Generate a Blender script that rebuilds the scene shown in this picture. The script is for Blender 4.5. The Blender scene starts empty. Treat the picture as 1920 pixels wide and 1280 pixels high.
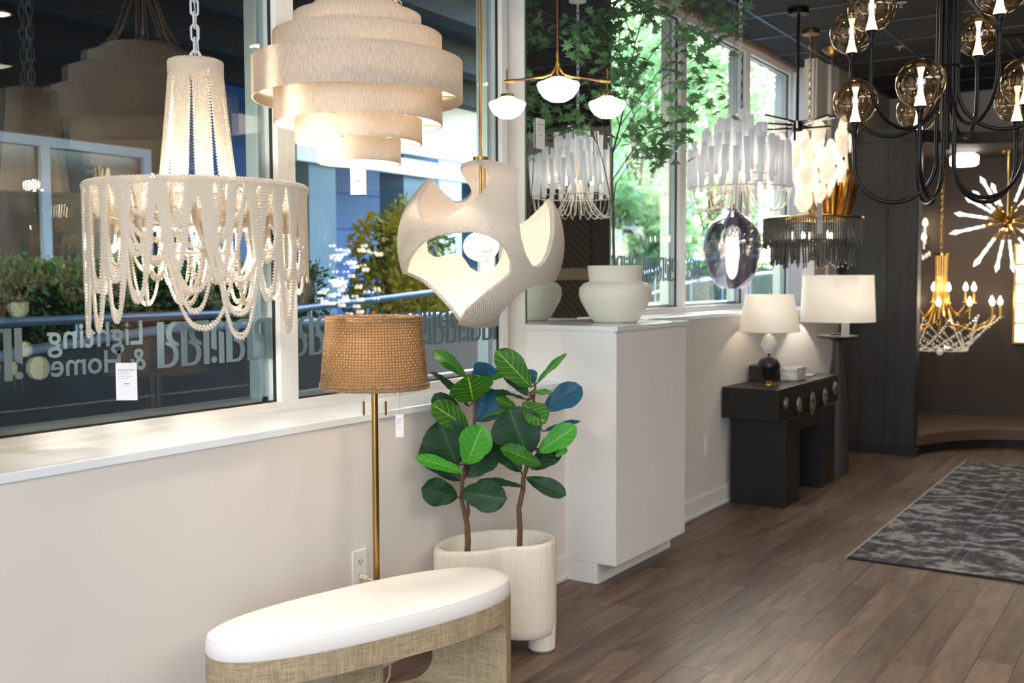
import bpy, bmesh, math, random
import numpy as np
from mathutils import Vector, Matrix
PI = math.pi
random.seed(7)
scene = bpy.context.scene
COL = scene.collection
cos, sin = math.cos, math.sin

# ---------------------------------------------------------------- camera
YAW, PITCH, ROLL = 0.993084394, -0.0575065272, -0.00322821176
_f = Vector((sin(YAW)*cos(PITCH), cos(YAW)*cos(PITCH), sin(PITCH)))
_r = Vector((cos(YAW), -sin(YAW), 0)); _u = _r.cross(_f)
_r2 = cos(ROLL)*_r + sin(ROLL)*_u; _u2 = -sin(ROLL)*_r + cos(ROLL)*_u
cam_data = bpy.data.cameras.new('camera'); cam = bpy.data.objects.new('camera', cam_data)
COL.objects.link(cam)
cam.matrix_world = Matrix(((_r2.x, _u2.x, -_f.x, 0), (_r2.y, _u2.y, -_f.y, 0), (_r2.z, _u2.z, -_f.z, 1.6), (0, 0, 0, 1)))
cam_data.sensor_width = 36; cam_data.lens = 36*1947.43/1920
cam_data.clip_start = 0.05; cam_data.clip_end = 300
cam_data.dof.use_dof = True; cam_data.dof.focus_distance = 4.0; cam_data.dof.aperture_fstop = 3.2
scene.camera = cam

# ---------------------------------------------------------------- world, sun, exposure
world = bpy.data.worlds.new('world'); scene.world = world; world.use_nodes = True
wn = world.node_tree; bgn = wn.nodes['Background']
sky = wn.nodes.new('ShaderNodeTexSky'); sky.sky_type = 'NISHITA'
sky.sun_disc = False; sky.sun_elevation = math.radians(24); sky.sun_rotation = math.radians(60); sky.air_density = 1.2; sky.dust_density = 1.5
wn.links.new(sky.outputs['Color'], bgn.inputs['Color']); bgn.inputs['Strength'].default_value = 2.4
scene.view_settings.view_transform = 'Standard'; scene.view_settings.look = 'None'
scene.view_settings.gamma = 1.0; scene.view_settings.exposure = 0.26
try: scene.view_settings.use_curve_mapping = False
except Exception: pass

def lamp(kind, loc, power, color=(1, .86, .70), size=.1, rot=(0, 0, 0), angle=2.2, sy=None):
    d = bpy.data.lights.new(kind.lower()+'_light', kind); o = bpy.data.objects.new(kind.lower()+'_light', d)
    d.energy = power; d.color = color
    if kind == 'AREA':
        d.shape = 'RECTANGLE'; d.size = size; d.size_y = sy or size
    elif kind == 'SUN': d.angle = size
    else: d.shadow_soft_size = size
    if kind == 'SPOT': d.spot_size = angle; d.spot_blend = .9
    o.location = loc; o.rotation_euler = rot; COL.objects.link(o); return o
WARM = (1.0, .89, .78)
# sun low behind the garden trees
lamp('SUN', (20, 20, 20), 2.0, (1, .86, .66), .02, (math.radians(62), 0, math.radians(150)))
# room lighting: broad fill lamps added out of view, behind and beside the photographer
lamp('AREA', (-2.9, -1.2, 1.9), 275, (.72, .85, 1), 3.0, (0, -PI/2, 0), sy=5.0)   # added bluish fill in place of side daylight; the wall there is solid
lamp('AREA', (1.0, -2.6, 3.48), 112, (1, .89, .78), 2.6, (0, 0, 0), sy=2.6)
lamp('AREA', (-1.0, .6, 3.48), 60, (1, .90, .79), 1.6, (0, 0, 0))
lamp('AREA', (4.2, -3.4, 3.48), 52, (1, .85, .70), 2.2, (0, 0, 0))
lamp('AREA', (8.3, -3.6, 3.48), 22, (1, .84, .68), 2.0, (0, 0, 0))

# ---------------------------------------------------------------- helpers
def lin(h):
    h = h.lstrip('#'); c = [int(h[i:i+2], 16)/255 for i in (0, 2, 4)]
    return tuple(x/12.92 if x <= .04045 else ((x+.055)/1.055)**2.4 for x in c)
class NT:
    def __init__(s, name):
        s.m = bpy.data.materials.new(name); s.m.use_nodes = True; s.t = s.m.node_tree; s.t.nodes.clear()
        s.out = s.n('OutputMaterial')
    def n(s, typ, **kw):
        nd = s.t.nodes.new('ShaderNode'+typ)
        for k, v in kw.items():
            if k in nd.inputs.keys(): nd.inputs[k].default_value = v
            else: setattr(nd, k, v)
        return nd
    def l(s, a, b): s.t.links.new(a, b)
def mat(name, col, rough=.5, metal=0., spec=.5, noise=0., nscale=8., bump=0., bscale=60., col2=None, stretch=(1, 1, 1),
        trans=0., transl=None, emit=None, estr=0., coat=0., alpha=None, rnd=0., sheen=0., coords='Object'):
    """principled material with procedural colour variation and bump"""
    c = lin(col) if isinstance(col, str) else col
    k = NT(name); p = k.n('BsdfPrincipled'); p.inputs['Base Color'].default_value = (*c, 1)
    p.inputs['Roughness'].default_value = rough; p.inputs['Metallic'].default_value = metal
    p.inputs['Specular IOR Level'].default_value = spec
    p.inputs['Transmission Weight'].default_value = trans; p.inputs['Coat Weight'].default_value = coat
    p.inputs['Sheen Weight'].default_value = sheen
    tc = k.n('TexCoord'); mp = k.n('Mapping'); mp.inputs['Scale'].default_value = stretch; k.l(tc.outputs[coords], mp.inputs['Vector'])
    last = None
    if noise or col2:
        nz = k.n('TexNoise', Scale=nscale, Detail=6.0, Roughness=.6); k.l(mp.outputs[0], nz.inputs['Vector'])
        mx = k.n('MixRGB'); c2 = lin(col2) if col2 else tuple(x*(1-noise) for x in c)
        mx.inputs[1].default_value = (*c, 1); mx.inputs[2].default_value = (*c2, 1)
        rp = k.n('ValToRGB'); rp.color_ramp.elements[0].position = .35; rp.color_ramp.elements[1].position = .68
        k.l(nz.outputs['Fac'], rp.inputs[0]); k.l(rp.outputs[0], mx.inputs[0]); last = mx.outputs[0]
    if rnd:
        oi = k.n('ObjectInfo'); hs = k.n('HueSaturation'); mr = k.n('MapRange'); mr.inputs['To Min'].default_value = 1-rnd; mr.inputs['To Max'].default_value = 1+rnd
        k.l(oi.outputs['Random'], mr.inputs['Value']); k.l(mr.outputs[0], hs.inputs['Value'])
        if last: k.l(last, hs.inputs['Color'])
        else: hs.inputs['Color'].default_value = (*c, 1)
        last = hs.outputs[0]
    if last: k.l(last, p.inputs['Base Color'])
    if bump:
        b = k.n('TexNoise', Scale=bscale, Detail=4.0); k.l(mp.outputs[0], b.inputs['Vector'])
        bp = k.n('Bump', Strength=bump, Distance=.01); k.l(b.outputs['Fac'], bp.inputs['Height']); k.l(bp.outputs[0], p.inputs['Normal'])
    if emit:
        p.inputs['Emission Color'].default_value = (*(lin(emit) if isinstance(emit, str) else emit), 1); p.inputs['Emission Strength'].default_value = estr
    sh = p.outputs[0]
    if transl:
        tr = k.n('BsdfTranslucent'); tr.inputs[0].default_value = (*(lin(transl[0]) if isinstance(transl[0], str) else transl[0]), 1)
        if last: k.l(last, tr.inputs[0])
        ms = k.n('MixShader'); ms.inputs[0].default_value = transl[1]; k.l(sh, ms.inputs[1]); k.l(tr.outputs[0], ms.inputs[2]); sh = ms.outputs[0]
    k.l(sh, k.out.inputs[0]); k.p = p; k.m['k'] = 1
    return k.m
def schlick(k, f0):
    lw = k.n('LayerWeight', Blend=.5); pw = k.n('Math', operation='POWER'); pw.inputs[1].default_value = 5; k.l(lw.outputs['Facing'], pw.inputs[0])
    ma = k.n('Math', operation='MULTIPLY_ADD'); ma.inputs[1].default_value = 1-f0; ma.inputs[2].default_value = f0; k.l(pw.outputs[0], ma.inputs[0]); return ma.outputs[0]
def glass(name, tint=(1, 1, 1), ior=1.5, rough=0.0, gtint=(1, 1, 1), haze=0.):
    """thin clear glass: transparent body plus Fresnel reflection"""
    k = NT(name); tr = k.n('BsdfTransparent'); tr.inputs[0].default_value = (*tint, 1)
    gl = k.n('BsdfGlossy'); gl.inputs[0].default_value = (*gtint, 1); gl.inputs['Roughness'].default_value = rough
    fr = schlick(k, ((ior-1)/(ior+1))**2); ms = k.n('MixShader'); k.l(fr, ms.inputs[0]); k.l(tr.outputs[0], ms.inputs[1]); k.l(gl.outputs[0], ms.inputs[2])
    k.l(ms.outputs[0], k.out.inputs[0]); return k.m
def emis(name, col, s):
    k = NT(name); e = k.n('Emission'); e.inputs[0].default_value = (*(lin(col) if isinstance(col, str) else col), 1); e.inputs[1].default_value = s
    k.l(e.outputs[0], k.out.inputs[0]); return k.m

class MB:
    def __init__(s): s.v = []; s.f = []
    def add(s, vs, fs):
        o = len(s.v); s.v += [tuple(p) for p in vs]; s.f += [tuple(i+o for i in q) for q in fs]; return s
    def box(s, x0, y0, z0, x1, y1, z1):
        return s.add([(x0, y0, z0), (x1, y0, z0), (x1, y1, z0), (x0, y1, z0), (x0, y0, z1), (x1, y0, z1), (x1, y1, z1), (x0, y1, z1)],
                     [(0, 3, 2, 1), (4, 5, 6, 7), (0, 1, 5, 4), (1, 2, 6, 5), (2, 3, 7, 6), (3, 0, 4, 7)])
    def tube(s, pts, r, n=8, closed=False, caps=True):
        pts = [Vector(p) for p in pts]; N = len(pts); rs = r if isinstance(r, (list, tuple)) else [r]*N
        vs = []; fs = []; up = None
        for i, p in enumerate(pts):
            a = pts[(i-1) % N] if (closed or i > 0) else pts[i]; b = pts[(i+1) % N] if (closed or i < N-1) else pts[i]
            t = (b-a)
            t = t.normalized() if t.length > 1e-9 else Vector((0, 0, 1))
            if up is None: up = t.orthogonal().normalized()
            up = (up - t*up.dot(t)); up = up.normalized() if up.length > 1e-6 else t.orthogonal().normalized()
            w = t.cross(up)
            for k in range(n):
                a_ = 2*PI*k/n; vs.append(p + rs[i]*(cos(a_)*up + sin(a_)*w))
        for i in range(N if closed else N-1):
            j = (i+1) % N
            for k in range(n):
                k2 = (k+1) % n; fs.append((i*n+k, i*n+k2, j*n+k2, j*n+k))
        if caps and not closed: fs.append(tuple(range(n-1, -1, -1))); fs.append(tuple((N-1)*n+k for k in range(n)))
        return s.add(vs, fs)
    def cyl(s, x, y, z0, z1, r0, r1=None, n=24): return s.lathe([(0, z0), (r0, z0), (r0 if r1 is None else r1, z1), (0, z1)], n, (x, y, 0))
    def lathe(s, prof, n=32, c=(0, 0, 0), closed=False):
        vs = []; fs = []; m = len(prof)
        for (r, z) in prof:
            for k in range(n): a = 2*PI*k/n; vs.append((c[0]+r*cos(a), c[1]+r*sin(a), c[2]+z))
        for i in range(m if closed else m-1):
            j = (i+1) % m
            for k in range(n):
                k2 = (k+1) % n; fs.append((i*n+k, i*n+k2, j*n+k2, j*n+k))
        return s.add(vs, fs)
    def sphere(s, c, r, n=12, m=8, sx=1, sy=1, sz=1):
        vs = [(c[0], c[1], c[2]-r*sz)]
        for i in range(1, m):
            t = -PI/2+PI*i/m
            for k in range(n): a = 2*PI*k/n; vs.append((c[0]+r*sx*cos(t)*cos(a), c[1]+r*sy*cos(t)*sin(a), c[2]+r*sz*sin(t)))
        vs.append((c[0], c[1], c[2]+r*sz)); fs = []
        for k in range(n): fs.append((0, 1+(k+1) % n, 1+k))
        for i in range(m-2):
            for k in range(n): k2 = (k+1) % n; fs.append((1+i*n+k, 1+i*n+k2, 1+(i+1)*n+k2, 1+(i+1)*n+k))
        L = len(vs)-1
        for k in range(n): fs.append((L, 1+(m-2)*n+k, 1+(m-2)*n+(k+1) % n))
        return s.add(vs, fs)
    def bead(s, c, r):
        x, y, z = c
        return s.add([(x+r, y, z), (x-r, y, z), (x, y+r, z), (x, y-r, z), (x, y, z+r), (x, y, z-r)],
                     [(0, 2, 4), (2, 1, 4), (1, 3, 4), (3, 0, 4), (2, 0, 5), (1, 2, 5), (3, 1, 5), (0, 3, 5)])
    def torus(s, c, R, r, axis='z', n=32, m=8, sx=1):
        pts = []
        for k in range(n):
            a = 2*PI*k/n; u, v = R*cos(a)*sx, R*sin(a)
            pts.append((c[0]+u, c[1]+v, c[2]) if axis == 'z' else (c[0]+u, c[1], c[2]+v) if axis == 'y' else (c[0], c[1]+u, c[2]+v))
        return s.tube(pts, r, m, closed=True)
    def prism(s, poly, z0, z1):
        n = len(poly); vs = [(x, y, z0) for x, y in poly]+[(x, y, z1) for x, y in poly]
        fs = [tuple(range(n-1, -1, -1)), tuple(range(n, 2*n))]+[(i, (i+1) % n, n+(i+1) % n, n+i) for i in range(n)]
        return s.add(vs, fs)
    def map(s, fn): s.v = [tuple(fn(*p)) for p in s.v]; return s
    def mesh(s, name, m=None, smooth=True):
        me = bpy.data.meshes.new(name); me.from_pydata(s.v, [], s.f)
        if smooth: me.polygons.foreach_set('use_smooth', [True]*len(me.polygons))
        if m: me.materials.append(m)
        me.update(); return me
    def build(s, name, m, parent=None, smooth=True, bevel=0, loc=None, seg=2, auto=True):
        o = bpy.data.objects.new(name, s.mesh(name, m, smooth)); COL.objects.link(o)
        if parent: o.parent = parent
        if loc: o.location = loc
        if bevel:
            b = o.modifiers.new('bevel', 'BEVEL'); b.width = bevel; b.segments = seg; b.limit_method = 'ANGLE'
        if smooth and auto:
            try: o.data.set_sharp_from_angle(angle=math.radians(40))
            except Exception: pass
        return o
def thing(name, label, cat, loc=(0, 0, 0), rz=0., group=None):
    o = bpy.data.objects.new(name, None); COL.objects.link(o); o.location = loc; o.rotation_euler = (0, 0, rz); o.empty_display_size = .1
    o['label'] = label; o['category'] = cat
    if group: o['group'] = group
    return o
def tag(o, label, cat, group=None):
    o['label'] = label; o['category'] = cat
    if group: o['group'] = group
    return o
def struct(o): o['kind'] = 'structure'; return o
def semp(name, loc=(0, 0, 0)):
    o = bpy.data.objects.new(name, None); COL.objects.link(o); o.location = loc; o['kind'] = 'structure'; o.empty_display_size = .1; return o
def copyobj(src, name=None, parent=None, loc=None, rot=None, scale=None):
    c = src.copy(); COL.objects.link(c); c.parent = parent
    if loc is not None: c.location = loc
    if rot is not None: c.rotation_euler = rot
    if scale is not None: c.scale = scale
    return c
def inst(name, me, parent, loc=(0, 0, 0), rot=(0, 0, 0), scale=(1, 1, 1)):
    o = bpy.data.objects.new(name, me); COL.objects.link(o); o.parent = parent; o.location = loc; o.rotation_euler = rot; o.scale = scale; return o
VR = -YAW     # turns an object's x axis to the camera's right
def arc(c, r, a0, a1, n, ax='xz'):
    out = []
    for i in range(n+1):
        a = a0+(a1-a0)*i/n
        out.append((c[0]+r*cos(a), c[1], c[2]+r*sin(a)) if ax == 'xz' else (c[0]+r*cos(a), c[1]+r*sin(a), c[2]))
    return out
CEIL = 3.56
def chain(parent, z0, z1, L=.05, w=.011, r=.0035, m=None, x=0, y=0, name='chain_link', single=True):
    n = max(1, int(round((z1-z0)/(L*.78)))); st = (z1-z0)/n; lk = MB()
    pts = []
    for k in range(20):
        a = 2*PI*k/20; u = w*cos(a); v = (L/2-w)*(1 if sin(a) >= 0 else -1)+w*sin(a); pts.append((u, 0, v))
    if single:
        lk.tube(pts, r, 6, closed=True); me = lk.mesh(name, m)
        for i in range(n): inst(name, me, parent, (x, y, z0+st*(i+.5)), (0, 0, (PI/2 if i % 2 else .35)))
    else:
        for i in range(n):
            zc = z0+st*(i+.5)
            lk.tube([((p[0] if i % 2 else 0)+x, (0 if i % 2 else p[0])+y, zc+p[2]) for p in pts[::2]], r, 4, closed=True)
        lk.build('chain', m, parent)
# ---------------------------------------------------------------- materials
M = {}
M['wall'] = mat('wall_paint', '#dfdad4', .75, bump=.02, bscale=180)
M['white'] = mat('white_lacquer', '#e6e4e0', .35, spec=.4)
M['sill'] = mat('sill_gloss', '#e9eff5', .16, spec=.6)
M['frame'] = mat('frame_white', '#e3e2de', .4)
M['gasket'] = mat('gasket', '#0d1210', .5)
M['alum'] = mat('aluminium', '#c9cdd0', .35, metal=.9)
M['steel_paint'] = mat('rail_paint', '#7f97b8', .3, metal=.5)
M['ceil'] = mat('ceiling_dark', '#1d1e21', .85, bump=.15, bscale=90, rnd=.12)
M['tbar'] = mat('ceiling_grid', '#45505a', .4, metal=.2)
M['beige'] = mat('beige_bulkhead', '#b3a596', .8)
M['brownwall'] = mat('alcove_brown', '#40362f', .75, bump=.03, bscale=60)
M['trimdark'] = mat('lintel_brown', '#3a2f28', .6)
M['glass'] = glass('window_glass', (.93, .97, .98), 1.75)
M['decal'] = mat('frosted_decal', '#7c919b', .7, transl=('#a3b6be', .5))
M['black'] = mat('black_metal', '#15161a', .38, metal=.6)
M['brass'] = mat('antique_brass', '#b08a4f', .3, metal=1, noise=.2, nscale=14)
M['gold'] = mat('gold_leaf', '#dcb060', .24, metal=1, noise=.15, nscale=20)
M['copper'] = mat('bronze_rod', '#8a5a44', .35, metal=1)
M['chainw'] = mat('white_chain', '#dedfe0', .4)
M['chaing'] = mat('grey_chain', '#9a958e', .4, metal=.6)
M['bead'] = mat('ivory_bead', '#f6f0e4', .55, transl=('#fff4e2', .40))
M['opal'] = emis('opal_glass_lit', (1, .93, .84), 6)
M['opal2'] = emis('opal_glass_soft', (1, .94, .87), 2.6)
M['bulb'] = emis('warm_bulb', (1, .80, .55), 22)
M['bulbw'] = emis('white_bulb', (1, .9, .75), 14)
M['tagw'] = mat('tag_card', '#f2f0f0', .6)
M['tagi'] = mat('tag_ink', '#77777a', .7)
M['tagg'] = mat('tag_grey', '#b5b2ad', .6)
M['thread'] = mat('thread', '#22211f', .7)
M['clearc'] = glass('crystal', (.97, .97, .97), 2.2)
M['smoke'] = mat('smoked_chain', '#55524b', .3, metal=.4, noise=.5, nscale=30)
M['stem'] = mat('ficus_bark', '#6b5238', .8, noise=.4, nscale=40, bump=.3, bscale=80)
M['stemred'] = mat('petiole', '#5a2a22', .6)

def wood_floor():
    k = NT('grey_brown_oak'); p = k.n('BsdfPrincipled')
    oi = k.n('ObjectInfo'); tc = k.n('TexCoord'); ad = k.n('VectorMath', operation='ADD'); sc = k.n('VectorMath', operation='SCALE')
    sc.inputs[0].default_value = (31, 17, 5); k.l(oi.outputs['Random'], sc.inputs['Scale'])
    k.l(tc.outputs['Object'], ad.inputs[0]); k.l(sc.outputs[0], ad.inputs[1])
    mp = k.n('Mapping'); mp.inputs['Scale'].default_value = (1.3, 9, 1); k.l(ad.outputs[0], mp.inputs['Vector'])
    n1 = k.n('TexNoise', Scale=1.6, Detail=7.0, Roughness=.62, Distortion=.8); k.l(mp.outputs[0], n1.inputs['Vector'])
    rp = k.n('ValToRGB'); e = rp.color_ramp.elements
    e[0].position = .28; e[0].color = (*lin('#43352b'), 1); e[1].position = .74; e[1].color = (*lin('#806b5a'), 1)
    x = e.new(.5); x.color = (*lin('#665447'), 1); k.l(n1.outputs['Fac'], rp.inputs[0])
    hs = k.n('HueSaturation'); mr = k.n('MapRange'); mr.inputs['To Min'].default_value = .72; mr.inputs['To Max'].default_value = 1.22
    k.l(oi.outputs['Random'], mr.inputs['Value']); k.l(mr.outputs[0], hs.inputs['Value']); k.l(rp.outputs[0], hs.inputs['Color'])
    k.l(hs.outputs[0], p.inputs['Base Color']); p.inputs['Roughness'].default_value = .42; p.inputs['Specular IOR Level'].default_value = .35
    mp2 = k.n('Mapping'); mp2.inputs['Scale'].default_value = (4, 60, 1); k.l(ad.outputs[0], mp2.inputs['Vector'])
    n2 = k.n('TexNoise', Scale=3.0, Detail=5.0); k.l(mp2.outputs[0], n2.inputs['Vector'])
    bp = k.n('Bump', Strength=.12, Distance=.004); k.l(n2.outputs['Fac'], bp.inputs['Height']); k.l(bp.outputs[0], p.inputs['Normal'])
    k.l(p.outputs[0], k.out.inputs[0]); return k.m
M['floor'] = wood_floor()
def darkwood(name, c1, c2, rough=.4, sc=(14, 14, 1.2)):
    k = NT(name); p = k.n('BsdfPrincipled'); tc = k.n('TexCoord'); mp = k.n('Mapping'); mp.inputs['Scale'].default_value = sc
    k.l(tc.outputs['Object'], mp.inputs[0]); n = k.n('TexNoise', Scale=2.0, Detail=6.0, Distortion=.5); k.l(mp.outputs[0], n.inputs[0])
    rp = k.n('ValToRGB'); e = rp.color_ramp.elements; e[0].position = .3; e[1].position = .7; e[0].color = (*lin(c1), 1); e[1].color = (*lin(c2), 1)
    k.l(n.outputs['Fac'], rp.inputs[0]); k.l(rp.outputs[0], p.inputs['Base Color']); p.inputs['Roughness'].default_value = rough
    bp = k.n('Bump', Strength=.08, Distance=.003); k.l(n.outputs['Fac'], bp.inputs['Height']); k.l(bp.outputs[0], p.inputs['Normal'])
    k.l(p.outputs[0], k.out.inputs[0]); return k.m
M['espresso'] = darkwood('espresso_wood', '#070504', '#120d0a', .5)
M['panel'] = darkwood('charcoal_panel', '#151313', '#2a2625', .4, (7, 7, .7))
M['pedestal'] = mat('pedestal_stone', '#3a3531', .5, noise=.3, nscale=20)
def wave_bump(name, col, scale, strength, direction='X', rough=.7, transl=None, dist=.004, col2=None, coords='Object', noise=1.5, bands='BANDS'):
    k = NT(name); c = lin(col) if isinstance(col, str) else col
    p = k.n('BsdfPrincipled', Roughness=rough); p.inputs['Base Color'].default_value = (*c, 1)
    tc = k.n('TexCoord'); w = k.n('TexWave', Scale=scale, Distortion=noise, Detail=2.0); w.wave_type = bands
    w.bands_direction = direction if bands == 'BANDS' else w.bands_direction
    k.l(tc.outputs[coords], w.inputs[0]); bp = k.n('Bump', Strength=strength, Distance=dist); k.l(w.outputs['Fac'], bp.inputs['Height']); k.l(bp.outputs[0], p.inputs['Normal'])
    src = None
    if col2:
        mx = k.n('MixRGB'); mx.inputs[1].default_value = (*c, 1); mx.inputs[2].default_value = (*lin(col2), 1); k.l(w.outputs['Fac'], mx.inputs[0]); k.l(mx.outputs[0], p.inputs['Base Color']); src = mx.outputs[0]
    sh = p.outputs[0]
    if transl:
        tr = k.n('BsdfTranslucent'); tr.inputs[0].default_value = (*lin(transl[0]), 1); ms = k.n('MixShader'); ms.inputs[0].default_value = transl[1]
        k.l(sh, ms.inputs[1]); k.l(tr.outputs[0], ms.inputs[2]); sh = ms.outputs[0]
    k.l(sh, k.out.inputs[0]); return k.m
def threads(name, col, col2, n, transl):
    """vertical yarn wrapped round a drum: ribs follow the angle round the axis"""
    k = NT(name); p = k.n('BsdfPrincipled', Roughness=.85); tc = k.n('TexCoord'); sp = k.n('SeparateXYZ'); k.l(tc.outputs['Object'], sp.inputs[0])
    at = k.n('Math', operation='ARCTAN2'); k.l(sp.outputs[1], at.inputs[0]); k.l(sp.outputs[0], at.inputs[1])
    cb = k.n('CombineXYZ'); k.l(at.outputs[0], cb.inputs[0]); zz = k.n('Math', operation='MULTIPLY'); zz.inputs[1].default_value = .35; k.l(sp.outputs[2], zz.inputs[0]); k.l(zz.outputs[0], cb.inputs[2])
    nz = k.n('TexNoise', Scale=n, Detail=3.0); k.l(cb.outputs[0], nz.inputs[0])
    mx = k.n('MixRGB'); mx.inputs[1].default_value = (*lin(col), 1); mx.inputs[2].default_value = (*lin(col2), 1)
    rp = k.n('ValToRGB'); rp.color_ramp.elements[0].position = .38; rp.color_ramp.elements[1].position = .62; k.l(nz.outputs['Fac'], rp.inputs[0]); k.l(rp.outputs[0], mx.inputs[0]); k.l(mx.outputs[0], p.inputs['Base Color'])
    bp = k.n('Bump', Strength=.6, Distance=.003); k.l(nz.outputs['Fac'], bp.inputs['Height']); k.l(bp.outputs[0], p.inputs['Normal'])
    tr = k.n('BsdfTranslucent'); k.l(mx.outputs[0], tr.inputs[0]); ms = k.n('MixShader'); ms.inputs[0].default_value = transl
    k.l(p.outputs[0], ms.inputs[1]); k.l(tr.outputs[0], ms.inputs[2]); k.l(ms.outputs[0], k.out.inputs[0]); return k.m
M['yarn'] = threads('cream_yarn', '#ece2d4', '#d8cab8', 90, .35)
M['rope'] = wave_bump('wrapped_cotton_rope', '#ddd3c8', 75, .7, 'DIAGONAL', .9, None, .004, '#d3c9bd')
M['rope_lit'] = wave_bump('wrapped_cotton_rope_bulb_lit', '#eee2d4', 75, .6, 'DIAGONAL', .9, None, .004, '#e0d2c2')  # same rope, lighter: the bulb's light on the inner face is painted in
M['rattan'] = mat('seagrass_weave', '#a5825e', .75, noise=.35, nscale=60, transl=('#c08a50', .15))
def grasscloth():
    k = NT('raffia_grasscloth'); p = k.n('BsdfPrincipled', Roughness=.7); tc = k.n('TexCoord')
    outs = []
    for sc in ((420, 420, 16), (16, 16, 420)):
        mp = k.n('Mapping'); mp.inputs['Scale'].default_value = sc; k.l(tc.outputs['Object'], mp.inputs[0])
        n = k.n('TexNoise', Scale=1.0, Detail=3.0); k.l(mp.outputs[0], n.inputs[0]); outs.append(n.outputs['Fac'])
    a = k.n('Math', operation='ADD'); k.l(outs[0], a.inputs[0]); k.l(outs[1], a.inputs[1])
    rp = k.n('ValToRGB'); e = rp.color_ramp.elements; e[0].position = .36*2-.0+.1; e[1].position = 1.0
    e[0].color = (*lin('#90805f'), 1); e[1].color = (*lin('#bcab8e'), 1)
    h = k.n('Math', operation='MULTIPLY'); h.inputs[1].default_value = .8; k.l(a.outputs[0], h.inputs[0])
    e[0].position = .68; e[1].position = .92
    k.l(h.outputs[0], rp.inputs[0]); k.l(rp.outputs[0], p.inputs['Base Color'])
    bp = k.n('Bump', Strength=.3, Distance=.002); k.l(a.outputs[0], bp.inputs['Height']); k.l(bp.outputs[0], p.inputs['Normal'])
    k.l(p.outputs[0], k.out.inputs[0]); return k.m
M['raffia'] = grasscloth()
M['leather'] = mat('white_leather', '#efedea', .42, bump=.05, bscale=25, spec=.5)
M['planter'] = None
def leafmat(name, c1, c2, vein, under=None, gloss=.35):
    """two-tone leaf, herringbone veins from the leaf's own UV"""
    k = NT(name); p = k.n('BsdfPrincipled', Roughness=gloss); p.inputs['Specular IOR Level'].default_value = .3; uv = k.n('UVMap'); sp = k.n('SeparateXYZ'); k.l(uv.outputs[0], sp.inputs[0])
    # u: -.5...5 across, v along; vein distance = frac((v - |u|*.9)*7)
    su = k.n('Math', operation='SUBTRACT'); su.inputs[1].default_value = .5; k.l(sp.outputs[0], su.inputs[0])
    ab = k.n('Math', operation='ABSOLUTE'); k.l(su.outputs[0], ab.inputs[0])
    m1 = k.n('Math', operation='MULTIPLY'); m1.inputs[1].default_value = .55; k.l(ab.outputs[0], m1.inputs[0])
    s2 = k.n('Math', operation='SUBTRACT'); k.l(sp.outputs[1], s2.inputs[0]); k.l(m1.outputs[0], s2.inputs[1])
    m2 = k.n('Math', operation='MULTIPLY'); m2.inputs[1].default_value = 6.5; k.l(s2.outputs[0], m2.inputs[0])
    fr = k.n('Math', operation='FRACT'); k.l(m2.outputs[0], fr.inputs[0])
    s3 = k.n('Math', operation='SUBTRACT'); s3.inputs[1].default_value = .5; k.l(fr.outputs[0], s3.inputs[0])
    a3 = k.n('Math', operation='ABSOLUTE'); k.l(s3.outputs[0], a3.inputs[0])
    sidev = k.n('MapRange'); sidev.inputs['From Min'].default_value = .05; sidev.inputs['From Max'].default_value = .0; k.l(a3.outputs[0], sidev.inputs['Value'])
    mid = k.n('MapRange'); mid.inputs['From Min'].default_value = .022; mid.inputs['From Max'].default_value = .008; k.l(ab.outputs[0], mid.inputs['Value'])
    mx = k.n('Math', operation='MAXIMUM'); k.l(sidev.outputs[0], mx.inputs[0]); k.l(mid.outputs[0], mx.inputs[1])
    nz = k.n('TexNoise', Scale=9.0, Detail=4.0); tc = k.n('TexCoord'); k.l(tc.outputs['Object'], nz.inputs[0])
    c = k.n('MixRGB'); c.inputs[1].default_value = (*lin(c1), 1); c.inputs[2].default_value = (*lin(c2), 1); k.l(nz.outputs['Fac'], c.inputs[0])
    v = k.n('MixRGB'); v.inputs[2].default_value = (*lin(vein), 1); k.l(mx.outputs[0], v.inputs[0]); k.l(c.outputs[0], v.inputs[1])
    k.l(v.outputs[0], p.inputs['Base Color'])
    bp = k.n('Bump', Strength=.35, Distance=.004); bp.invert = True; k.l(sidev.outputs[0], bp.inputs['Height']); k.l(bp.outputs[0], p.inputs['Normal'])
    tr = k.n('BsdfTranslucent'); k.l(v.outputs[0], tr.inputs[0]); ms = k.n('MixShader'); ms.inputs[0].default_value = .12
    k.l(p.outputs[0], ms.inputs[1]); k.l(tr.outputs[0], ms.inputs[2]); k.l(ms.outputs[0], k.out.inputs[0]); return k.m
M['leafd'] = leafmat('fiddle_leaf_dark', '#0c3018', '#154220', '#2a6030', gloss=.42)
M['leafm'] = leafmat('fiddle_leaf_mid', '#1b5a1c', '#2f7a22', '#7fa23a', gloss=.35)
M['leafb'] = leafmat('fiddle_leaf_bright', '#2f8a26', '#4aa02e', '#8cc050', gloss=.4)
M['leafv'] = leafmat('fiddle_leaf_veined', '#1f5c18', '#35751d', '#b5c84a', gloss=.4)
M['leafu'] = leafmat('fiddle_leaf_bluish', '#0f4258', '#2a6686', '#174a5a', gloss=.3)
M['maple'] = mat('maple_leaf', '#7cac78', .5, noise=.5, nscale=3, transl=('#4d9440', .3), rnd=.35)
M['twig'] = mat('maple_twig', '#54483a', .8, noise=.4, nscale=30)
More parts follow.
